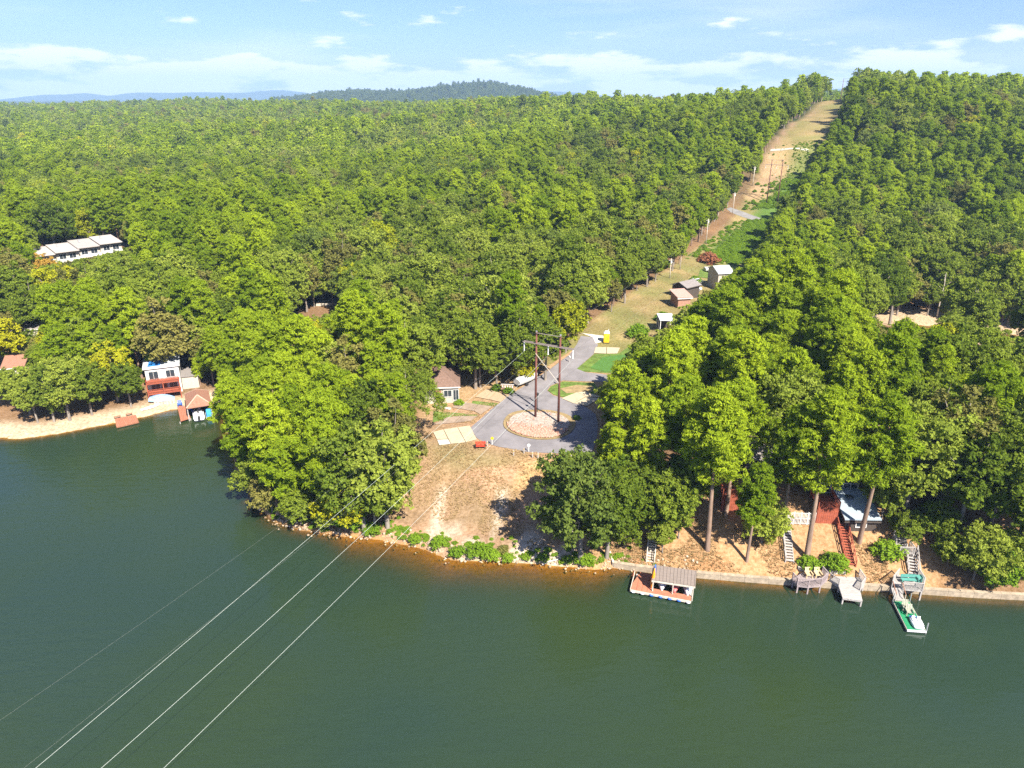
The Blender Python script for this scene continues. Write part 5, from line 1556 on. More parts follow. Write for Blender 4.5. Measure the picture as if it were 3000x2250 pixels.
# ---- seawall: timbers in lengths
wall_wood = mat('seawall_timber', (0.37, 0.30, 0.215), 0.9, 0.2, 2.0, 0.2)
def seawall():
    r = thing('seawall', 'pale timber seawall holding the straw bank along the right shore', 'wall')
    pts = wxy([(1797, 1662), (1860, 1672), (2040, 1692), (2180, 1704), (2320, 1714.5), (2400, 1720), (2480, 1726), (2600, 1732.5), (2700, 1740), (2850, 1750), (3010, 1758)])
    for i in range(len(pts) - 1):
        a, b = Vector((*pts[i], 0)), Vector((*pts[i + 1], 0))
        n = max(1, round((b - a).length / 2.6))
        for k in range(n):
            p, q = a.lerp(b, k / n), a.lerp(b, (k + 1) / n)
            e = (q - p).normalized() * 0.012
            w_ = MB().beam(p + e + Vector((0, 0, 0.15)), q - e + Vector((0, 0, 0.15)), 0.22, 1.1).build('timber', wall_wood, r)
            MB().beam(p + e + Vector((0, 0.12, 0.74)), q - e + Vector((0, 0.12, 0.74)), 0.5, 0.09).build('cap', wall_wood, w_)
    MB().beam(Vector((*pts[0], 0.2)), Vector((pts[0][0] - .3, pts[0][1] + 2.2, 0.5)), 0.25, 1.1).build('return_end', pale_wood, r)
seawall()

# ---- the roofed boat dock
def watercraft(loc, rz, label, hull, seat):
    r = thing('personal_watercraft', label, 'jet ski', loc, rz, 'jet skis under the dock roof')
    rings = []
    for t in np.linspace(0, 1, 7):
        w = .58 * (1 - max(0, t - .45) ** 2 * 2.6); x = -1.5 + 3.0 * t; up = .25 * t * t
        rings.append([(x, -w, .38 + up), (x, -w * .6, .05 + up * .6), (x, 0, -.05 + up * .7), (x, w * .6, .05 + up * .6), (x, w, .38 + up), (x, w * .7, .5 + up), (x, -w * .7, .5 + up)])
    MB().loft(rings).build('hull', hull, r, True)
    MB().loft([[(-1.2, -.18, .5), (-1.2, .18, .5), (-1.2, .14, .78), (-1.2, -.14, .78)], [(-.2, -.2, .5), (-.2, .2, .5), (-.2, .15, .86), (-.2, -.15, .86)], [(.25, -.2, .6), (.25, .2, .6), (.25, .1, .75), (.25, -.1, .75)]]).build('seat', seat, r)
    MB().loft([[(.2, -.3, .55), (.2, .3, .55), (.2, .22, 1.0), (.2, -.22, 1.0)], [(1.0, -.26, .6), (1.0, .26, .6), (1.0, .12, .8), (1.0, -.12, .8)]]).build('console', hull, r)
    MB().beam((.25, -.4, 1.08), (.25, .4, 1.08), .06).build('handlebar', black, r)
def boat_dock():
    a, rz, L, loc = frame2(W(1848, 1726, 0.55), W(2024, 1760, 0.55))
    r = thing('boat_dock', 'terracotta boat dock with grey metal roof over three jet skis', 'dock', (a.x, a.y, 0), rz)
    bl = loc(W(1857, 1672, 0.55)); dep = bl[1]
    xl = L * 0.36; fw = 0.95
    z = 0.55
    boards(r, [(0, 0), (xl, 0), (xl, dep), (0.05, dep)], z, terracotta, 0.1, 0.62, 0)
    boards(r, [(xl + .015, 0), (L, 0), (L, fw), (xl + .015, fw)], z, terracotta, 0.1, 0.48, 1)
    MB().box((L / 2, -0.05, 0.38), (L + .1, 0.08, 0.3)).build('fascia', pale_wood, r)
    MB().box((-0.05, dep / 2, 0.38), (0.08, dep, 0.3)).build('fascia', pale_wood, r)
    MB().box((L - 0.45, dep * 0.6, 0.45), (0.9, dep * 0.75, 0.16)).build('finger_float', grey_wood, r)
    for x, y in ((0.3, 0.4), (0.3, dep - .4), (xl, 0.4), (L * .7, 0.4), (L - .3, 0.4), (xl, dep - .3)):
        MB().tube([(x, y, -2.5), (x, y, 0.4)], 0.14, 8).build('pile', grey_wood, r)
    # roof: shed, slightly lower at the front
    q = [loc(W(*p)) for p in ((1912.5, 1654, 2.6), (2040.6, 1672, 2.6), (2037.5, 1717, 2.15), (1909.5, 1698, 2.15))]
    rf = MB().slab([(*q[3], 2.15), (*q[2], 2.15), (*q[1], 2.6), (*q[0], 2.6)], 0.1).build('roof', dock_roof, r)
    A, B, C, D = [Vector((*q[3], 2.15)), Vector((*q[2], 2.15)), Vector((*q[1], 2.6)), Vector((*q[0], 2.6))]
    for t in np.linspace(0.02, 0.98, 13):
        MB().beam(A.lerp(B, t) + Vector((0, 0, .02)), D.lerp(C, t) + Vector((0, 0, .02)), 0.04, 0.05).build('seam', dock_roof, rf)
    for t in (0.04, 0.5, 0.96):
        for e, f in ((A, B), (D, C)):
            p = e.lerp(f, t)
            MB().beam((p.x, p.y, 0.0), (p.x, p.y, p.z - 0.1), 0.12).build('roof_post', pale_wood, r)
    MB().beam(A - Vector((0, 0, .2)), B - Vector((0, 0, .2)), 0.1, 0.2).build('roof_beam', pale_wood, r)
    for i in range(7):
        x = 0.25 + i * (L - 0.6) / 6
        MB().tube([(x - .12, -0.14, 0.42), (x, -0.17, 0.32), (x + .28, -0.14, 0.30)], [0.07, 0.12, 0.07], 8).build('fender', plastic_white if i in (0, 6, 1) else plastic_blue, r, True)
    # swim ladder at the side
    lad = MB()
    for y in (dep - 1.2, dep - .5): lad.beam((-0.1, y, -0.8), (-0.1, y, 1.0), 0.05)
    for k in range(6): lad.beam((-0.1, dep - 1.2, -0.6 + k * .28), (-0.1, dep - .5, -0.6 + k * .28), 0.05)
    lad.build('ladder', red_wood, r)
    wl = lambda x, y, zz: Matrix.Rotation(rz, 3, 'Z') @ Vector((x, y, 0)) + Vector((a.x, a.y, zz))
    cols = (('white and grey jet ski nearest the dock deck', plastic_white, black), ('pink red jet ski between the two pale ones', plastic_pink, plastic_purple), ('white jet ski at the open end of the roof', plastic_white, plastic_white))
    for k, (lab, hm, sm) in enumerate(cols):
        watercraft(wl(xl + 0.95 + k * 1.5, fw + 1.35, 0.3), rz - math.pi / 2 + 0.05, lab, hm, sm)
    # kayaks upright on the deck against the post
    for k, (m, lab) in enumerate(((plastic_orange, 'orange and yellow kayak stood upright on the terracotta dock'), (plastic_blue, 'blue kayak leaning beside the orange one on the dock'))):
        p = wl(xl - 0.25 - 0.0 * k, 0.95 + k * 0.75, 0.56)
        rr = thing('kayak', lab, 'kayak', p, rz, 'kayaks on the boat dock')
        rings = []
        for t in np.linspace(0, 1, 9):
            w = 0.36 * math.sin(math.pi * min(.97, max(.03, t))) ** 0.6; zz = 2.9 * t; lean = 0.25 * t
            rings.append([(math.cos(b) * w * .6 + lean, math.sin(b) * w, zz) for b in np.linspace(0, 2 * math.pi, 9)[:-1]])
        MB().loft(rings).build('hull', m, rr, True)
        MB().loft([[(-.24 + .12, y, 1.2), (-.18 + .12, y, 1.2), (-.18 + .16, y, 1.8), (-.24 + .16, y, 1.8)] for y in (-.16, .16)]).build('cockpit', black if k else plastic_red, rr)
    # gangway steps up the bank
    s0 = gz(G(1905, 1652)); s0.z = 0.7
    s1 = gz(G(1912, 1575), 0.25)
    stairs('dock_stairs', 'narrow pale steps with dark rails from the bank to the roofed dock', s0, s1, 0.9, pale_wood)
boat_dock()

# ---- decks and stairs on the right bank
def deck(name, label, px, z, m, rail_idx=None, rail_m=None, axis=0, w=0.3, post_to=-1.5, rail_h=0.95):
    P = [W(a, b, z) for a, b in px]
    c = sum(P, Vector()) / len(P)
    r = thing(name, label, 'deck', (c.x, c.y, 0))
    poly = [(p.x - c.x, p.y - c.y) for p in P]
    boards(r, poly, z, m, 0.08, w, axis)
    MB().prism([(x * .985, y * .985) for x, y in poly], z - 0.26, z - 0.085).build('joists', m, r)
    for (x, y) in poly:
        MB().beam((x * .93, y * .93, post_to), (x * .93, y * .93, z - .1), 0.16).build('pile', m, r)
    if rail_idx:
        for run in rail_idx: rails(r, [(poly[i][0] * .98, poly[i][1] * .98, z) for i in run], rail_h, rail_m or m)
    return r, c
dk1, c1 = deck('viewing_deck', 'brown grey eight sided deck with railing and two tan chairs', [(2320, 1697), (2335, 1714), (2368, 1718), (2406, 1714), (2424, 1697), (2408, 1678), (2350, 1678)], 1.15, mat('purple_grey_timber', (0.33, 0.27, 0.265), 0.9, 0.15, 2), [(0, 1, 2, 3, 4, 5)])
dk2, c2 = deck('weathered_deck', 'bleached grey timber deck stepping out over the water', [(2430, 1700), (2457, 1716), (2469, 1752), (2527, 1760), (2520, 1730), (2533, 1711), (2516, 1686), (2448, 1686)], 0.95, grey_wood, [(0, 1), (4, 5, 6)], axis=1, w=0.32)
dk3, c3 = deck('grey_deck', 'grey railed deck with teal bench above the green float', [(2613, 1707), (2631, 1684), (2690, 1686), (2707, 1713), (2703, 1730), (2645, 1724)], 1.45, grey_wood, [(0, 1), (2, 3, 4, 5)])
def chair(loc, rz, label, m, group):
    r = thing('deck_chair', label, 'chair', loc, rz, group)
    for k in range(4): MB().box((-.24 + k * .16, 0.02, 0.38), (.14, .55, .04)).build('seat_slat', m, r)
    for k in range(4): MB().beam((-.24 + k * .16, .26, .34), (-.26 + k * .173, .55, 1.05), .13, .04).build('back_slat', m, r)
    for x in (-.36, .36):
        MB().beam((x, -.28, 0), (x, -.28, .58), .09).build('leg', m, r)
        MB().beam((x, .45, 0), (x, .15, .5), .09).build('leg', m, r)
        MB().box((x, 0, .6), (.13, .75, .04)).build('armrest', m, r)
tan_wood = mat('tan_timber', (0.62, 0.47, 0.27), 0.8, 0.08)
for px, lab in ((2368, 'tan wooden chair on the eight sided deck, one nearer the stairs'), (2395, 'tan wooden chair on the eight sided deck beside the hedge')):
    p = W(px, 1690, 1.15); chair(p, 0.05, lab, tan_wood, 'chairs on the eight sided deck')
def teal_bench():
    p = W(2660, 1706, 1.45)
    r = thing('deck_bench', 'teal plastic bench on the grey railed deck', 'bench', p, -0.08)
    MB().box((0, 0, .42), (1.7, .5, .06)).build('seat', teal, r)
    MB().box((0, .28, .75), (1.7, .06, .4)).build('backrest', teal, r)
    for x in (-.75, .75):
        for y in (-.2, .2): MB().box((x, y, .2), (.08, .08, .4)).build('leg', teal, r)
    p = W(2692, 1702, 1.45)
    r = thing('storage_box', 'teal storage box in the corner of the grey railed deck', 'box', p, 0.2)
    MB().box((0, 0, .3), (.9, .6, .6)).build('body', teal, r, bevel=.03); MB().box((0, 0, .64), (.96, .66, .08)).build('lid', teal, r, bevel=.03)
teal_bench()
def gangway():
    a, b = W(2625, 1722, 1.3), W(2636, 1760, 0.55)
    _, rz, L, _ = frame2(a, b)
    r = thing('gangway', 'sloping grey gangway from the railed deck to the green float', 'gangway', a, rz)
    n = 12
    for k in range(n):
        t = (k + .5) / n
        MB().box((L * t, 0, -t * .75), (L / n * .9, 1.1, .06)).build('plank', grey_wood, r)
    for s in (-.52, .52):
        MB().beam((0, s, -.1), (L, s, -.85), .08, .16).build('stringer', grey_wood, r)
        for t in (0, .5, 1): MB().beam((L * t, s, -t * .75), (L * t, s, -t * .75 + .9), .07).build('railing_post', grey_wood, r)
        MB().beam((0, s, .9), (L, s, .15), .07).build('handrail', brown_wood, r)
gangway()
def green_float():
    q = [W(2616, 1760, .4), W(2665, 1762, .4), W(2714, 1849, .4), W(2658, 1845, .4)]
    a, rz, L, loc = frame2(q[0], q[3])
    r = thing('floating_dock', 'green carpeted floating dock with white pedal boat on it', 'dock', (a.x, a.y, 0), rz)
    P = [loc(p) for p in q]
    MB().prism([(p[0], p[1]) for p in P], .12, .38).build('float', pale_wood, r)
    cx = sum(p[0] for p in P) / 4; cy2 = sum(p[1] for p in P) / 4
    MB().prism([(cx + (p[0] - cx) * .97, cy2 + (p[1] - cy2) * .94) for p in P], .383, .41).build('carpet', green_carpet, r)
    MB().beam((*P[3], .3), (*P[2], .3), .12, .2).build('end_bumper', plastic_white, r)
    for (x, y) in (P[0], P[1], P[2]): MB().tube([(x, y, -2), (x, y, 1.5)], .06, 8).build('pile', steel, r)
    p = W(2685, 1828, .42)
    b = thing('pedal_boat', 'white pedal boat lying on the end of the green float', 'boat', p, rz)
    b.scale = (.8, .8, .8)
    rings = []
    for t in np.linspace(0, 1, 7):
        x = -1.15 + 2.3 * t; w = .78 * (1 - abs(t - .5) ** 3 * 1.6)
        rings.append([(x, -w, .15), (x, -w * .8, 0), (x, w * .8, 0), (x, w, .15), (x, w * .9, .42), (x, -w * .9, .42)])
    MB().loft(rings).build('hull', plastic_white, b, True)
    for s in (-.35, .35):
        MB().box((-.25, s, .5), (.55, .45, .12)).build('seat', plastic_white, b, bevel=.04)
        MB().box((-.6, s, .68), (.1, .45, .4)).build('backrest', plastic_white, b, bevel=.04)
    MB().prism([(-1.1, -.7), (-.8, -.74), (-.8, .74), (-1.1, .7)], .43, .45).build('stripe', plastic_blue, b)
    for i, (px, py) in enumerate(((2652, 1786), (2663, 1800))):
        chair(W(px, py, .41), rz + math.pi / 2, ['pale folding chair on the green float nearer the gangway', 'pale folding chair on the green float nearer the pedal boat'][i], mat('beige_plastic', (0.36, 0.36, 0.28), .7), 'chairs on the green float')
green_float()
stairs('bank_stairs', 'weathered grey stairs beside the white fence down to the eight sided deck', gz(G(2313, 1652), .05), gz(G(2300, 1522), .25), 0.95, grey_wood, sides=(1,))
stairs('red_stairs', 'long red timber stairs from the red deck down to the weathered deck', gz(G(2492, 1660), .05), gz(G(2464, 1540), .3), 1.05, red_wood)
stairs('landing_stairs', 'grey railed stairs down to the deck with teal bench', gz(W(2677, 1684, 1.5), .1) * 1.0, gz(G(2666, 1626), .4), 1.1, grey_wood)
stairs('upper_stairs', 'short grey stairs under leaves above the landing', gz(G(2634, 1612), .3), gz(G(2628, 1585), .5), 1.0, grey_wood)
def landing():
    p = gz(G(2645, 1626), .5)
    r = thing('stair_landing', 'small square grey landing with railing between two stair flights', 'deck', p, -.05)
    boards(r, [(-.9, -.7), (.9, -.7), (.9, .7), (-.9, .7)], .1, grey_wood, .08, .3, 0)
    for x in (-.85, .85):
        for y in (-.65, .65): MB().beam((x, y, -1.6), (x, y, .08), .12).build('pile', grey_wood, r)
    rails(r, [(-.88, -.68, .1), (.88, -.68, .1), (.88, .68, .1)], .9, grey_wood)
landing()
def stone_edge(px0, px1, label, h=.5):
    a, b = gz(G(*px0)), gz(G(*px1))
    _, rz, L, _ = frame2(a, b)
    r = thing('stone_edging', label, 'wall', a, rz)
    n = int(L / .5)
    for k in range(max(n, 2)): MB().box(((k + .5) * L / n, random.uniform(-.04, .04), .1), (L / n * .92, .4 + random.uniform(-.06, .06), h)).build('stone', stone, r, bevel=.05)
stone_edge((2335, 1674), (2402, 1674), 'low stone edging below the clipped hedge')
stone_edge((2415, 1679), (2478, 1682), 'low stone edging below the spiky shrub')
# red timber deck with skirt, lattice fence
def red_deck(name, label, x0, x1, py, zdeck_over, depth, sk=True):
    a, b = gz(G(x0, py)), gz(G(x1, py))
    _, rz, L, _ = frame2(a, b)
    r = thing(name, label, 'deck', a, rz)
    z = zdeck_over
    boards(r, [(0, 0), (L, 0), (L, depth), (0, depth)], z, red_wood, .08, .3, 1)
    n = int(L / .24)
    if sk:
        for k in range(n): MB().box(((k + .5) * L / n, 0.0, z / 2 - .3), (L / n * .93, .05, z + .4)).build('skirt_board', red_wood, r)
    for k in range(4):
        for y in (0.1, depth - .1): MB().beam((L * k / 3, y, -1.2), (L * k / 3, y, z - .08), .16).build('post', red_wood, r)
    rails(r, [(0, depth, z), (0, 0, z), (L * .5, 0, z), (L, 0, z), (L, depth, z)], 1.0, red_wood)
    return r
red_deck('timber_deck', 'red timber deck with boarded skirt at the head of the red stairs', 2389, 2450, 1537, 2.2, 3.6)
red_deck('raised_deck', 'dark red railed deck behind tall pine trunks on the bank', 2112, 2190, 1502, 2.3, 3.4)
def fence():
    a, b = gz(G(2302, 1538)), gz(G(2384, 1539))
    _, rz, L, _ = frame2(a, b)
    r = thing('picket_fence', 'white picket screen beside the red timber deck', 'fence', a, rz)
    for k in range(5): MB().beam((L * k / 4, 0, -.3), (L * k / 4, 0, 1.9), .1).build('post', white_paint, r)
    for z in (.25, 1.0, 1.75): MB().beam((0, -.04, z), (L, -.04, z), .05, .09).build('rail', white_paint, r)
    n = int(L / .17)
    for k in range(n): MB().box(((k + .5) * L / n, -.09, 1.0), (.07, .025, 1.7)).build('picket', white_paint, r)
fence()
# houses on the right bank
p = W(2480, 1521, 5.6); q = W(2571, 1522, 5.6)
_, rz, L, _ = frame2(p, q)
gzl = float(H(p.x, p.y))
h1 = house('lake_cottage', 'low cottage with blue grey metal roof behind a pine trunk', (p.x, p.y, gzl), rz, L, 5.0, 5.6 - gzl, 'shed', dark_wall, slate_roof, 1.7, 0.35, [('f', L * .5, 1.2, 1.2, .9)])
MB().box((L * .38, 3.2, 5.6 - gzl + 1.33), (.9, .7, .25)).build('skylight', glass, h1)
p = W(2190, 1400, 7.2); gzl = float(H(p.x, p.y))
house('bank_house', 'dark house with white framed windows under the pines behind the decks', (p.x, p.y + 1.5, gzl), -0.06, 9.5, 7, 3.4, 'gable', dark_wall, shingle_grey, 1.8, .5, [('f', 2.0, 1.8, 2.4, 1.3), ('f', 6.0, 1.8, 2.4, 1.3)], ('f', 8.5))
p = W(2385, 1440, 7.2); gzl = float(H(p.x, p.y))
house('bank_house', 'shaded house with white trim behind the red timber deck', (p.x, p.y + 1.0, gzl), -0.05, 8.0, 7, 3.3, 'gable', dark_wall, shingle_brown, 1.8, .5, [('f', 1.6, 1.7, 1.6, 1.3), ('f', 5.0, 1.7, 1.8, 1.3)])

# ---- left cove
def cove_house():
    a, b = gz(G(438, 1158)), gz(G(536, 1148))
    _, rz, L, _ = frame2(a, b)
    r = house('cove_house', 'white two storey lake house with red decks and blue tarp on its roof', a, rz, L, 6.5, 5.4, 'shed', white_paint, white_roof, .5, .3,
              [('f', 1.4, 1.3, 1.5, 1.4), ('f', L - 1.4, 1.3, 1.3, 1.4), ('f', 1.4, 3.9, 1.6, 1.5), ('f', L - 1.6, 3.9, 1.5, 1.4)], ('f', L / 2))
    MB().slab([(.6, .1, 5.78), (L * .48, .2, 5.79), (L * .46, 2.5, 5.98), (.8, 2.4, 5.97)], .03).build('tarp', tarp_blue, r)
    for z in (.9, 3.0):
        for k in range(3): MB().box((L / 2, -2.2 + k * .75, z), (L * .96, .72, .12)).build('deck_board', red_wood, r)
        rails(r, [(0.15, -2.5, z), (L * .5, -2.5, z), (L - .15, -2.5, z)], .95, red_wood)
    for x in (.15, L * .5, L - .15): MB().beam((x, -2.5, -.6), (x, -2.5, 3), .16).build('deck_post', red_wood, r)
    MB().box((L + 1.6, 3.2, 1.2), (3.0, 5.0, 2.6)).build('side_wing', cream_paint, r)
    MB().slab([(L, .5, 2.7), (L + 3.3, .5, 2.6), (L + 3.3, 6.0, 2.6), (L, 6.0, 2.7)], .15).build('wing_roof', shingle_grey, r)
cove_house()
def boathouse():
    a, b = W(546, 1197, 2.6), W(620, 1185, 2.6)
    a.z = b.z = 0
    _, rz, L, loc = frame2(a, b)
    dp = loc(W(534, 1156, 2.6))[1]
    r = thing('boathouse', 'boathouse with brown hip roof over the water in the cove', 'boathouse', a, rz)
    t = .14; z = 2.6; c = [(0, 0, z), (L, 0, z), (L, dp, z), (0, dp, z)]
    k = min(L, dp) / 2
    A, B = ((L / 2, k, z + 1.5), (L / 2, dp - k, z + 1.5)) if dp > L else ((k, dp / 2, z + 1.5), (L - k, dp / 2, z + 1.5))
    mb = MB()
    if dp > L: mb.slab([c[0], c[1], A], t).slab([c[1], c[2], B, A], t).slab([c[2], c[3], B], t).slab([c[3], c[0], A, B], t)
    else: mb.slab([c[0], c[1], B, A], t).slab([c[1], c[2], B], t).slab([c[2], c[3], A, B], t).slab([c[3], c[0], A], t)
    rf = mb.build('roof', shingle_red, r)
    for e in c:
        MB().beam((e[0], e[1], e[2] + .05), (A if abs(e[1]) < .1 or dp <= L and e[0] < .1 else B), .22, .1).build('hip_cap', mat('pale_ridge', (0.5, 0.33, 0.24), .9), rf)
        MB().beam((e[0] * .94 + L * .03, e[1] * .94 + dp * .03, -1.5), (e[0] * .94 + L * .03, e[1] * .94 + dp * .03, z - .1), .16).build('post', grey_wood, r)
    MB().box((L / 2, dp - .15, 1.2), (L * .9, .12, 2.6)).build('rear_wall', dark_wall, r)
    dkp = [loc(W(x, y, .5)) for x, y in ((519, 1186), (527, 1234), (558, 1224), (546, 1190))]
    boards(r, dkp, .5, terracotta, .12, .3, 0)
    for x, y in dkp: MB().beam((x, y, -1.5), (x, y, .38), .14).build('pile', grey_wood, r)
    wl = lambda x, y, zz: Matrix.Rotation(rz, 3, 'Z') @ Vector((x, y, 0)) + Vector((a.x, a.y, zz))
    # motor boat in the slip
    bt = thing('motor_boat', 'white motor boat moored under the boathouse roof', 'boat', wl(L * .42, 1.2, .15), rz + math.pi / 2)
    rings = []
    for t2 in np.linspace(0, 1, 8):
        x = -2.2 + 5.0 * t2; w = .95 * (1 - max(0, t2 - .55) ** 2 * 4.2)
        rings.append([(x, -w, .75), (x, -w * .85, .1), (x, 0, -.15), (x, w * .85, .1), (x, w, .75), (x, w * .8, .8), (x, w * .75, .45), (x, -w * .75, .45), (x, -w * .8, .8)])
    MB().loft(rings).build('hull', plastic_white, bt, True)
    MB().box((-.2, .4, .75), (.5, .5, .6)).build('seat', plastic_white, bt); MB().box((-.2, -.4, .75), (.5, .5, .6)).build('seat', plastic_white, bt)
    MB().box((.6, 0, 1.0), (.06, 1.3, .4)).build('windscreen', glass, bt)
    MB().box((-2.4, 0, .6), (.4, .4, .9)).build('outboard_motor', black, bt, bevel=.05)
    cv = thing('covered_jet_ski', 'jet ski under a bright blue cover beside the motor boat', 'jet ski', wl(L * .84, .9, .3), rz + math.pi / 2)
    rings = [[(x, -w, .1), (x, w, .1), (x, w * .7, h2), (x, -w * .7, h2)] for x, w, h2 in ((-1.5, .55, .7), (-.5, .62, .95), (.4, .6, 1.3), (1.2, .45, .9), (1.6, .15, .6))]
    MB().loft(rings).build('cover', blue_cover, cv)
    MB().box((0, 0, .02), (3.0, 1.3, .16)).build('float', pale_wood, cv)
    ch = wl(loc(W(556, 1205, .5))[0], loc(W(556, 1205, .5))[1], .5)
    chair(ch, rz, 'blue plastic chair on the boathouse deck nearer the slip', plastic_blue, 'blue chairs on the boathouse deck')
    chair(gz(W(527, 1190, .5)) * 1 if False else W(528, 1190, .5), rz, 'blue plastic chair at the shore end of the boathouse deck', plastic_blue, 'blue chairs on the boathouse deck')
boathouse()
def brown_float():
    q = [W(336, 1226, .45), W(398, 1215, .45), W(407, 1235, .45), W(341, 1250, .45)]
    a, rz, L, loc = frame2(q[3], q[2])
    r = thing('swim_dock', 'small brown boarded dock at the sandy beach', 'dock', (a.x, a.y, 0), rz)
    P = [loc(p) for p in q]
    boards(r, P, .45, terracotta, .1, .3, 0)
    MB().prism(P, .15, .34).build('float', brown_wood, r)
    for x in (.22, .75):
        MB().box((L * x, P[0][1] - .1, .78), (L * .3, .35, .06)).build('bench_seat', brown_wood, r)
        for s in (-.12, .12): MB().box((L * (x + s), P[0][1] - .1, .6), (.08, .3, .32)).build('bench_leg', brown_wood, r)
brown_float()
def canoe():
    a, b = gz(G(419, 1204)), gz(G(463, 1190))
    _, rz, L, _ = frame2(a, b)
    r = thing('canoe', 'upturned white canoe on the sand in front of the white house', 'canoe', (a + b) / 2, rz)
    L = min(max(L, 3.5), 5)
    rings = []
    for t in np.linspace(0, 1, 11):
        w = .42 * math.sin(math.pi * min(.98, max(.02, t))) ** .6; x = -L / 2 + L * t
        rings.append([(x, -w, .05), (x, w, .05), (x, w * .85, .3), (x, 0, .42 - .1 * abs(t - .5)), (x, -w * .85, .3)])
    MB().loft(rings).build('hull', plastic_white, r, True)
    MB().tube([(-L / 2 + .1, 0, .38), (0, 0, .44), (L / 2 - .1, 0, .38)], .025, 6).build('keel', teal, r)
canoe()
def tarp_boat():
    g = gz(G(476, 1178))
    r = thing('tarped_boat', 'boat on stands under a blue and white tarp below the red decks', 'boat', g, .12)
    rings = [[(x, -w, .5), (x, w, .5), (x, w * .6, h2), (x, -w * .6, h2)] for x, w, h2 in ((-2.2, .9, 1.0), (-1, 1.0, 1.35), (.5, 1.0, 1.3), (1.6, .7, 1.1), (2.4, .15, .9))]
    MB().loft(rings).build('tarp', mat('pale_blue_tarp', (0.30, 0.45, 0.70), .6, .3, 2.5), r)
    for x in (-1.3, 1.0):
        for y in (-.6, .6): MB().box((x, y, .2), (.15, .15, .7)).build('stand', grey_wood, r)
tarp_boat()
stone_edge((452, 1186), (514, 1180), 'dry stone wall on the cove shore below the white house', .9)
# roofs among the trees
def roof_house(name, label, px0, px1, z_eave, d, h, roof, wallm, roofm, rh=1.6, wins=(), **kw):
    p, q = W(*px0, z_eave), W(*px1, z_eave)
    _, rz, L, _ = frame2(p, q)
    g = min(float(H(p.x, p.y)), float(H(q.x, q.y)))
    return house(name, label, (p.x, p.y, z_eave - h), rz, L, d, h, roof, wallm, roofm, rh, .4, wins, sink=max(1.0, z_eave - h - g + 1), **kw)
roof_house('cove_cottage', 'cottage with rust brown roof at the left end of the cove', (8, 1078), (66, 1074), 6.2, 6, 2.8, 'gable', cream_paint, shingle_red, 1.4, [('f', 1.5, 1.5, 1, 1)])
roof_house('grey_cottage', 'cottage with grey shingle roof among pines left of the yellow tree', (32, 968), (108, 962), 8.5, 7, 3, 'gable', cream_paint, shingle_grey, 1.6, [('f', 2, 1.6, 1.2, 1)])
roof_house('hidden_cottage', 'small brown roofed cottage behind the grey shingle roof', (16, 942), (52, 938), 9.0, 5, 2.8, 'gable', cream_paint, shingle_red, 1.3)
roof_house('small_cottage', 'little brown roof near the shore beside the sandy beach', (78, 1100), (112, 1096), 5.6, 4, 2.6, 'gable', cream_paint, shingle_brown, 1.0)
roof_house('point_house', 'grey roofed house mostly hidden in the wooded point', (1084, 1152), (1152, 1146), 8.6, 6.5, 3, 'gable', cream_paint, shingle_grey, 1.7)
hj = roof_house('loop_house', 'house with broad brown hip roof and pale front beside the loop', (1240, 1133), (1342, 1130), 8.4, 7.5, 2.9, 'hip', cream_paint, shingle_brown, 1.9, [('f', 4.2, 1.5, 1.3, 1.2), ('f', 5.6, 1.2, .9, 1.9)], door=('f', 2.6), chimney=(1.5, 3.5))
roof_house('woodland_house', 'long grey roofed house in the gap of the woods behind the loop', (1470, 866), (1592, 868), 11.5, 8, 3, 'gable', cream_paint, shingle_grey, 1.5, [('f', 3, 1.5, 1.5, 1.1), ('f', 8, 1.5, 1.5, 1.1)])
roof_house('woodland_house', 'white walled house showing between pines above the grey roofed house', (1532, 800), (1600, 798), 12.0, 8, 3, 'gable', white_paint, shingle_grey, 1.4, [('f', 3, 1.5, 1.5, 1.1)])
roof_house('shed', 'shed with faded red roof at the clearing edge', (1988, 873), (2024, 871), 11.0, 4.5, 2.6, 'shed', brick, pink_roof, .8)
roof_house('shed', 'shed with dark grey roof behind the faded red one', (2012, 843), (2050, 834), 11.4, 4.5, 2.6, 'gable', dark_wall, shingle_grey, .9)
roof_house('garage', 'garage with pale grey green roof at the head of the clearing lawn', (2106, 800), (2146, 798), 11.6, 6, 2.8, 'gable', cream_paint, mat('pale_green_roof', (0.42, 0.46, 0.44), .8), 1.2)
roof_house('inlet_house', 'grey roofed house among trees beyond the inlet', (2690, 800), (2760, 812), 10.5, 8, 3.2, 'gable', dark_wall, shingle_grey, 1.8, [('f', 3, 1.6, 1.4, 1.1)])
roof_house('bank_cottage', 'brown roofed house under the trees left of the inlet', (2340, 1048), (2420, 1052), 10.0, 8, 3.2, 'gable', cream_paint, shingle_brown, 1.8)
roof_house('bank_cottage', 'pale roofed house under the tall pines above the docks', (2440, 1140), (2520, 1150), 11.0, 8, 3.2, 'gable', cream_paint, shingle_grey, 1.8)
def carport():
    q = [W(1936, 938, 10.9), W(1976, 938, 10.9), W(1986, 920, 11.3), W(1954, 918, 11.3)]
    a, rz, L, loc = frame2(q[0], q[1])
    g = float(H(a.x, a.y))
    r = thing('carport', 'open carport with white metal roof beside the dry clearing', 'carport', (a.x, a.y, g), rz)
    d = loc(q[3])[1]; zf, zb = 10.9 - g, 11.3 - g
    MB().slab([(-.2, -.2, zf), (L + .2, -.2, zf), (L + .2, d, zb), (-.2, d, zb)], .1).build('roof', white_roof, r)
    for x in (0, L):
        for y in (0, d * .5, d - .1): MB().beam((x, y, -.6), (x, y, zf - .1 + (zb - zf) * y / d), .14).build('post', white_paint, r)
    MB().box((L / 2, d - .1, zf / 2 - .2), (L, .1, zf)).build('rear_wall', dark_wall, r)
carport()
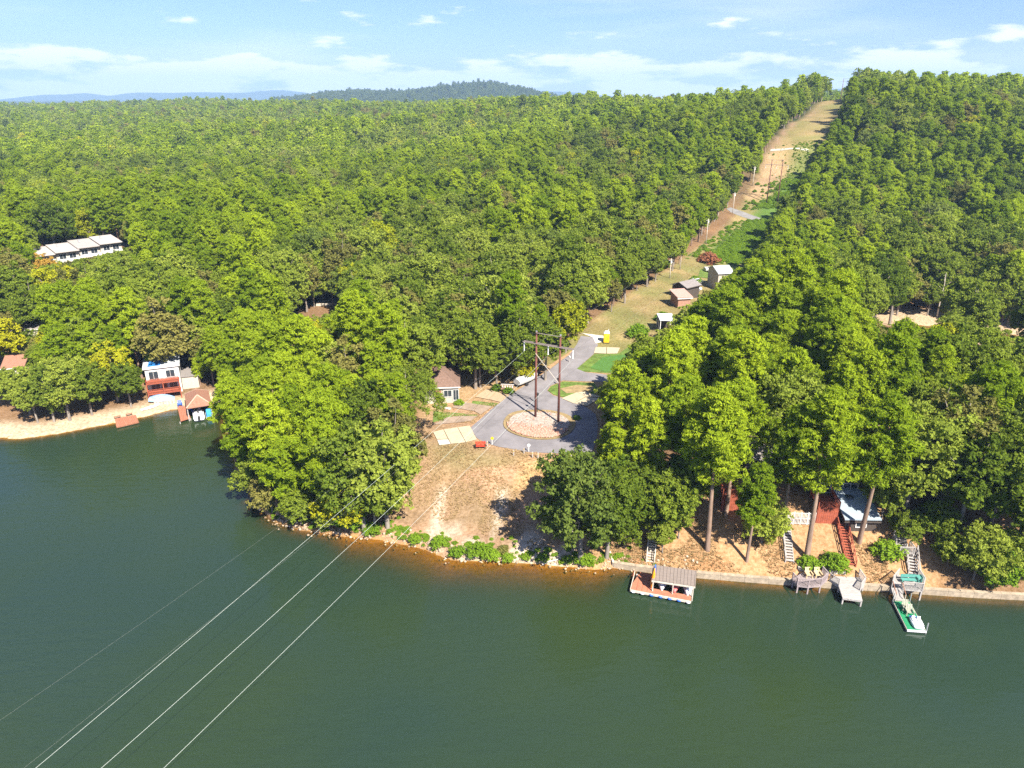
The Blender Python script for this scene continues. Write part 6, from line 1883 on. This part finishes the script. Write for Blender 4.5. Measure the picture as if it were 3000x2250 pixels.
def apartments():
    r = None
    secs = [((92, 752), (152, 740), 13.0), ((150, 742), (206, 730), 13.4), ((206, 731), (270, 720), 13.9), ((270, 721), (352, 706), 14.4)]
    a0 = W(92, 752, 13.0); b0_ = W(352, 706, 14.4)
    _, rz, L, loc = frame2((a0.x, a0.y, 0), (b0_.x, b0_.y, 0))
    g = float(H((a0.x + b0_.x) / 2, (a0.y + b0_.y) / 2))
    r = thing('apartment_block', 'long apartment block with four stepped pale flat roofs', 'building', (a0.x, a0.y, 0), rz)
    n = 4; D = 9.0
    for k in range(n):
        x0, x1 = L * k / n + .03, L * (k + 1) / n - .03
        zt = 13.0 + k * .45
        y0 = -.5 * (k % 2)
        MB().box(((x0 + x1) / 2, y0 + D / 2, (zt + g - 2) / 2), (x1 - x0, D, zt - g + 2)).build('wall', cream_paint, r)
        ro = MB().slab([(x0 - .3, y0 - 1.3, zt + .15), (x1 + .1, y0 - 1.3, zt + .15), (x1 + .1, y0 + D + .5, zt + .9), (x0 - .3, y0 + D + .5, zt + .9)], .22).build('roof', flat_grey, r)
        MB().box((x0 + 2, y0 + D * .6, zt + 1.0), (.6, .6, .7)).build('vent', steel, ro)
        for fl in range(2):
            z = zt - 1.6 - fl * 2.8
            for j in range(2):
                window(r, (x0 + (x1 - x0) * (.28 + .44 * j), y0 - .02, z), 1.7, 1.6, 0)
            MB().box(((x0 + x1) / 2, y0 - .7, z - 1.25), (x1 - x0 - .3, 1.3, .15)).build('balcony', cream_paint, r)
            MB().box(((x0 + x1) / 2, y0 - 1.33, z - .75), (x1 - x0 - .3, .05, .85)).build('balcony_rail', white_paint, r)
apartments()
def garden_bed():
    g = gz(G(960, 892))
    r = thing('raised_bed', 'pale timber garden bed in the dirt gap behind the point', 'garden bed', g, .05)
    for x, y, a, b in ((0, -1.3, 5.2, .12), (0, 1.3, 5.2, .12), (-2.55, 0, .12, 2.5), (2.55, 0, .12, 2.5)): MB().box((x, y, .25), (a, b, .7)).build('side_board', pale_wood, r)
    MB().box((0, 0, .15), (5.0, 2.5, .6)).build('soil', mat('soil', (0.3, 0.2, 0.12), .95, .2), r)
garden_bed()
def driftwood():
    g = gz(G(1615, 1655))
    r = thing('driftwood', 'bleached fallen branch lying at the waterline', 'branch', g, .25)
    MB().tube([(-1.2, 0, .0), (-.3, .1, .25), (.8, -.05, .45), (1.7, .2, .8)], [.14, .12, .09, .04], 7).build('limb', pale_wood, r, True)
    MB().tube([(.2, .05, .3), (.7, .6, .35), (1.0, 1.0, .6)], [.08, .05, .02], 6).build('twig', pale_wood, r, True)
driftwood()
def bird_bath_sign():
    for i, (px, py, lab) in enumerate(((1635, 1128, 'black mailbox on a post at the corner of the small lawn'), (1668, 1061, 'white mailbox by the bend of the lane'))):
        g = gz(G(px, py))
        r = thing('mailbox', lab, 'mailbox', g, .4, 'mailboxes by the lane')
        MB().beam((0, 0, -.2), (0, 0, 1.05), .1).build('post', grey_wood, r)
        pr = [(-.13, 0), (.13, 0), (.13, .15), (.08, .24), (-.08, .24), (-.13, .15)]
        MB().loft([[(x, y, 1.05 + z) for x, z in pr] for y in (-.28, .28)]).build('box', black if i == 0 else white_paint, r)
        MB().box((.15, -.1, 1.2), (.02, .1, .12)).build('flag', plastic_red, r)
bird_bath_sign()

def snags():
    """bare dead trees with pale limbs"""
    r = np.random.default_rng(77)
    for px, py, h, lab in ((585, 1010, 10, 'bare pale dead trunk above the white lake house'), (900, 1500, 8, 'twisted bare dead tree near the tip of the wooded point'), (1465, 800, 12, 'pale dead trunk in the dark woods behind the loop'),
                           (1770, 1560, 9, 'bare white branches showing through the silvery tree'), (2745, 930, 12, 'leaning grey trunk by the inlet beach'), (700, 900, 9, 'grey dead tree in the pines behind the cove')):
        g = gz(G(px, py))
        if g.z < 0.3: continue
        t = thing('dead_tree', lab, 'tree', g, r.random() * 6, 'dead trees')
        MB().tube([(0, 0, -.5), (.15, .1, h * .4), (-.1, .2, h * .75), (.2, .1, h)], [.2, .15, .09, .02], 7).build('trunk', pale_wood, t, True)
        for k in range(7):
            z = h * (.4 + .08 * k); a = k * 2.4; L = 2.2 - .18 * k
            MB().tube([(.1, .1, z), (math.cos(a) * L * .6, math.sin(a) * L * .6, z + .5), (math.cos(a) * L, math.sin(a) * L, z + 1.3)], [.07, .045, .015], 5).build('branch', pale_wood, t, True)
snags()
# ------------------------------------------------------------------ haze over the far hills
def build_haze():
    mb = MB().box((0, 4500, 160), (22000, 13000, 360))
    m = nmat('haze_air')
    N, L = m.node_tree.nodes, m.node_tree.links
    N.remove(N['Principled BSDF'])
    v = N.new('ShaderNodeVolumePrincipled')
    v.inputs['Color'].default_value = (0.45, 0.68, 1.0, 1)
    v.inputs['Density'].default_value = HAZE
    v.inputs['Anisotropy'].default_value = 0.0
    L.new(v.outputs[0], N['Material Output'].inputs['Volume'])
    o = mb.build('haze', m, kind='stuff')
    tag(o, 'thin blue haze hanging over the far hills', 'haze', kind='stuff')
HAZE = 0.00014
build_haze()
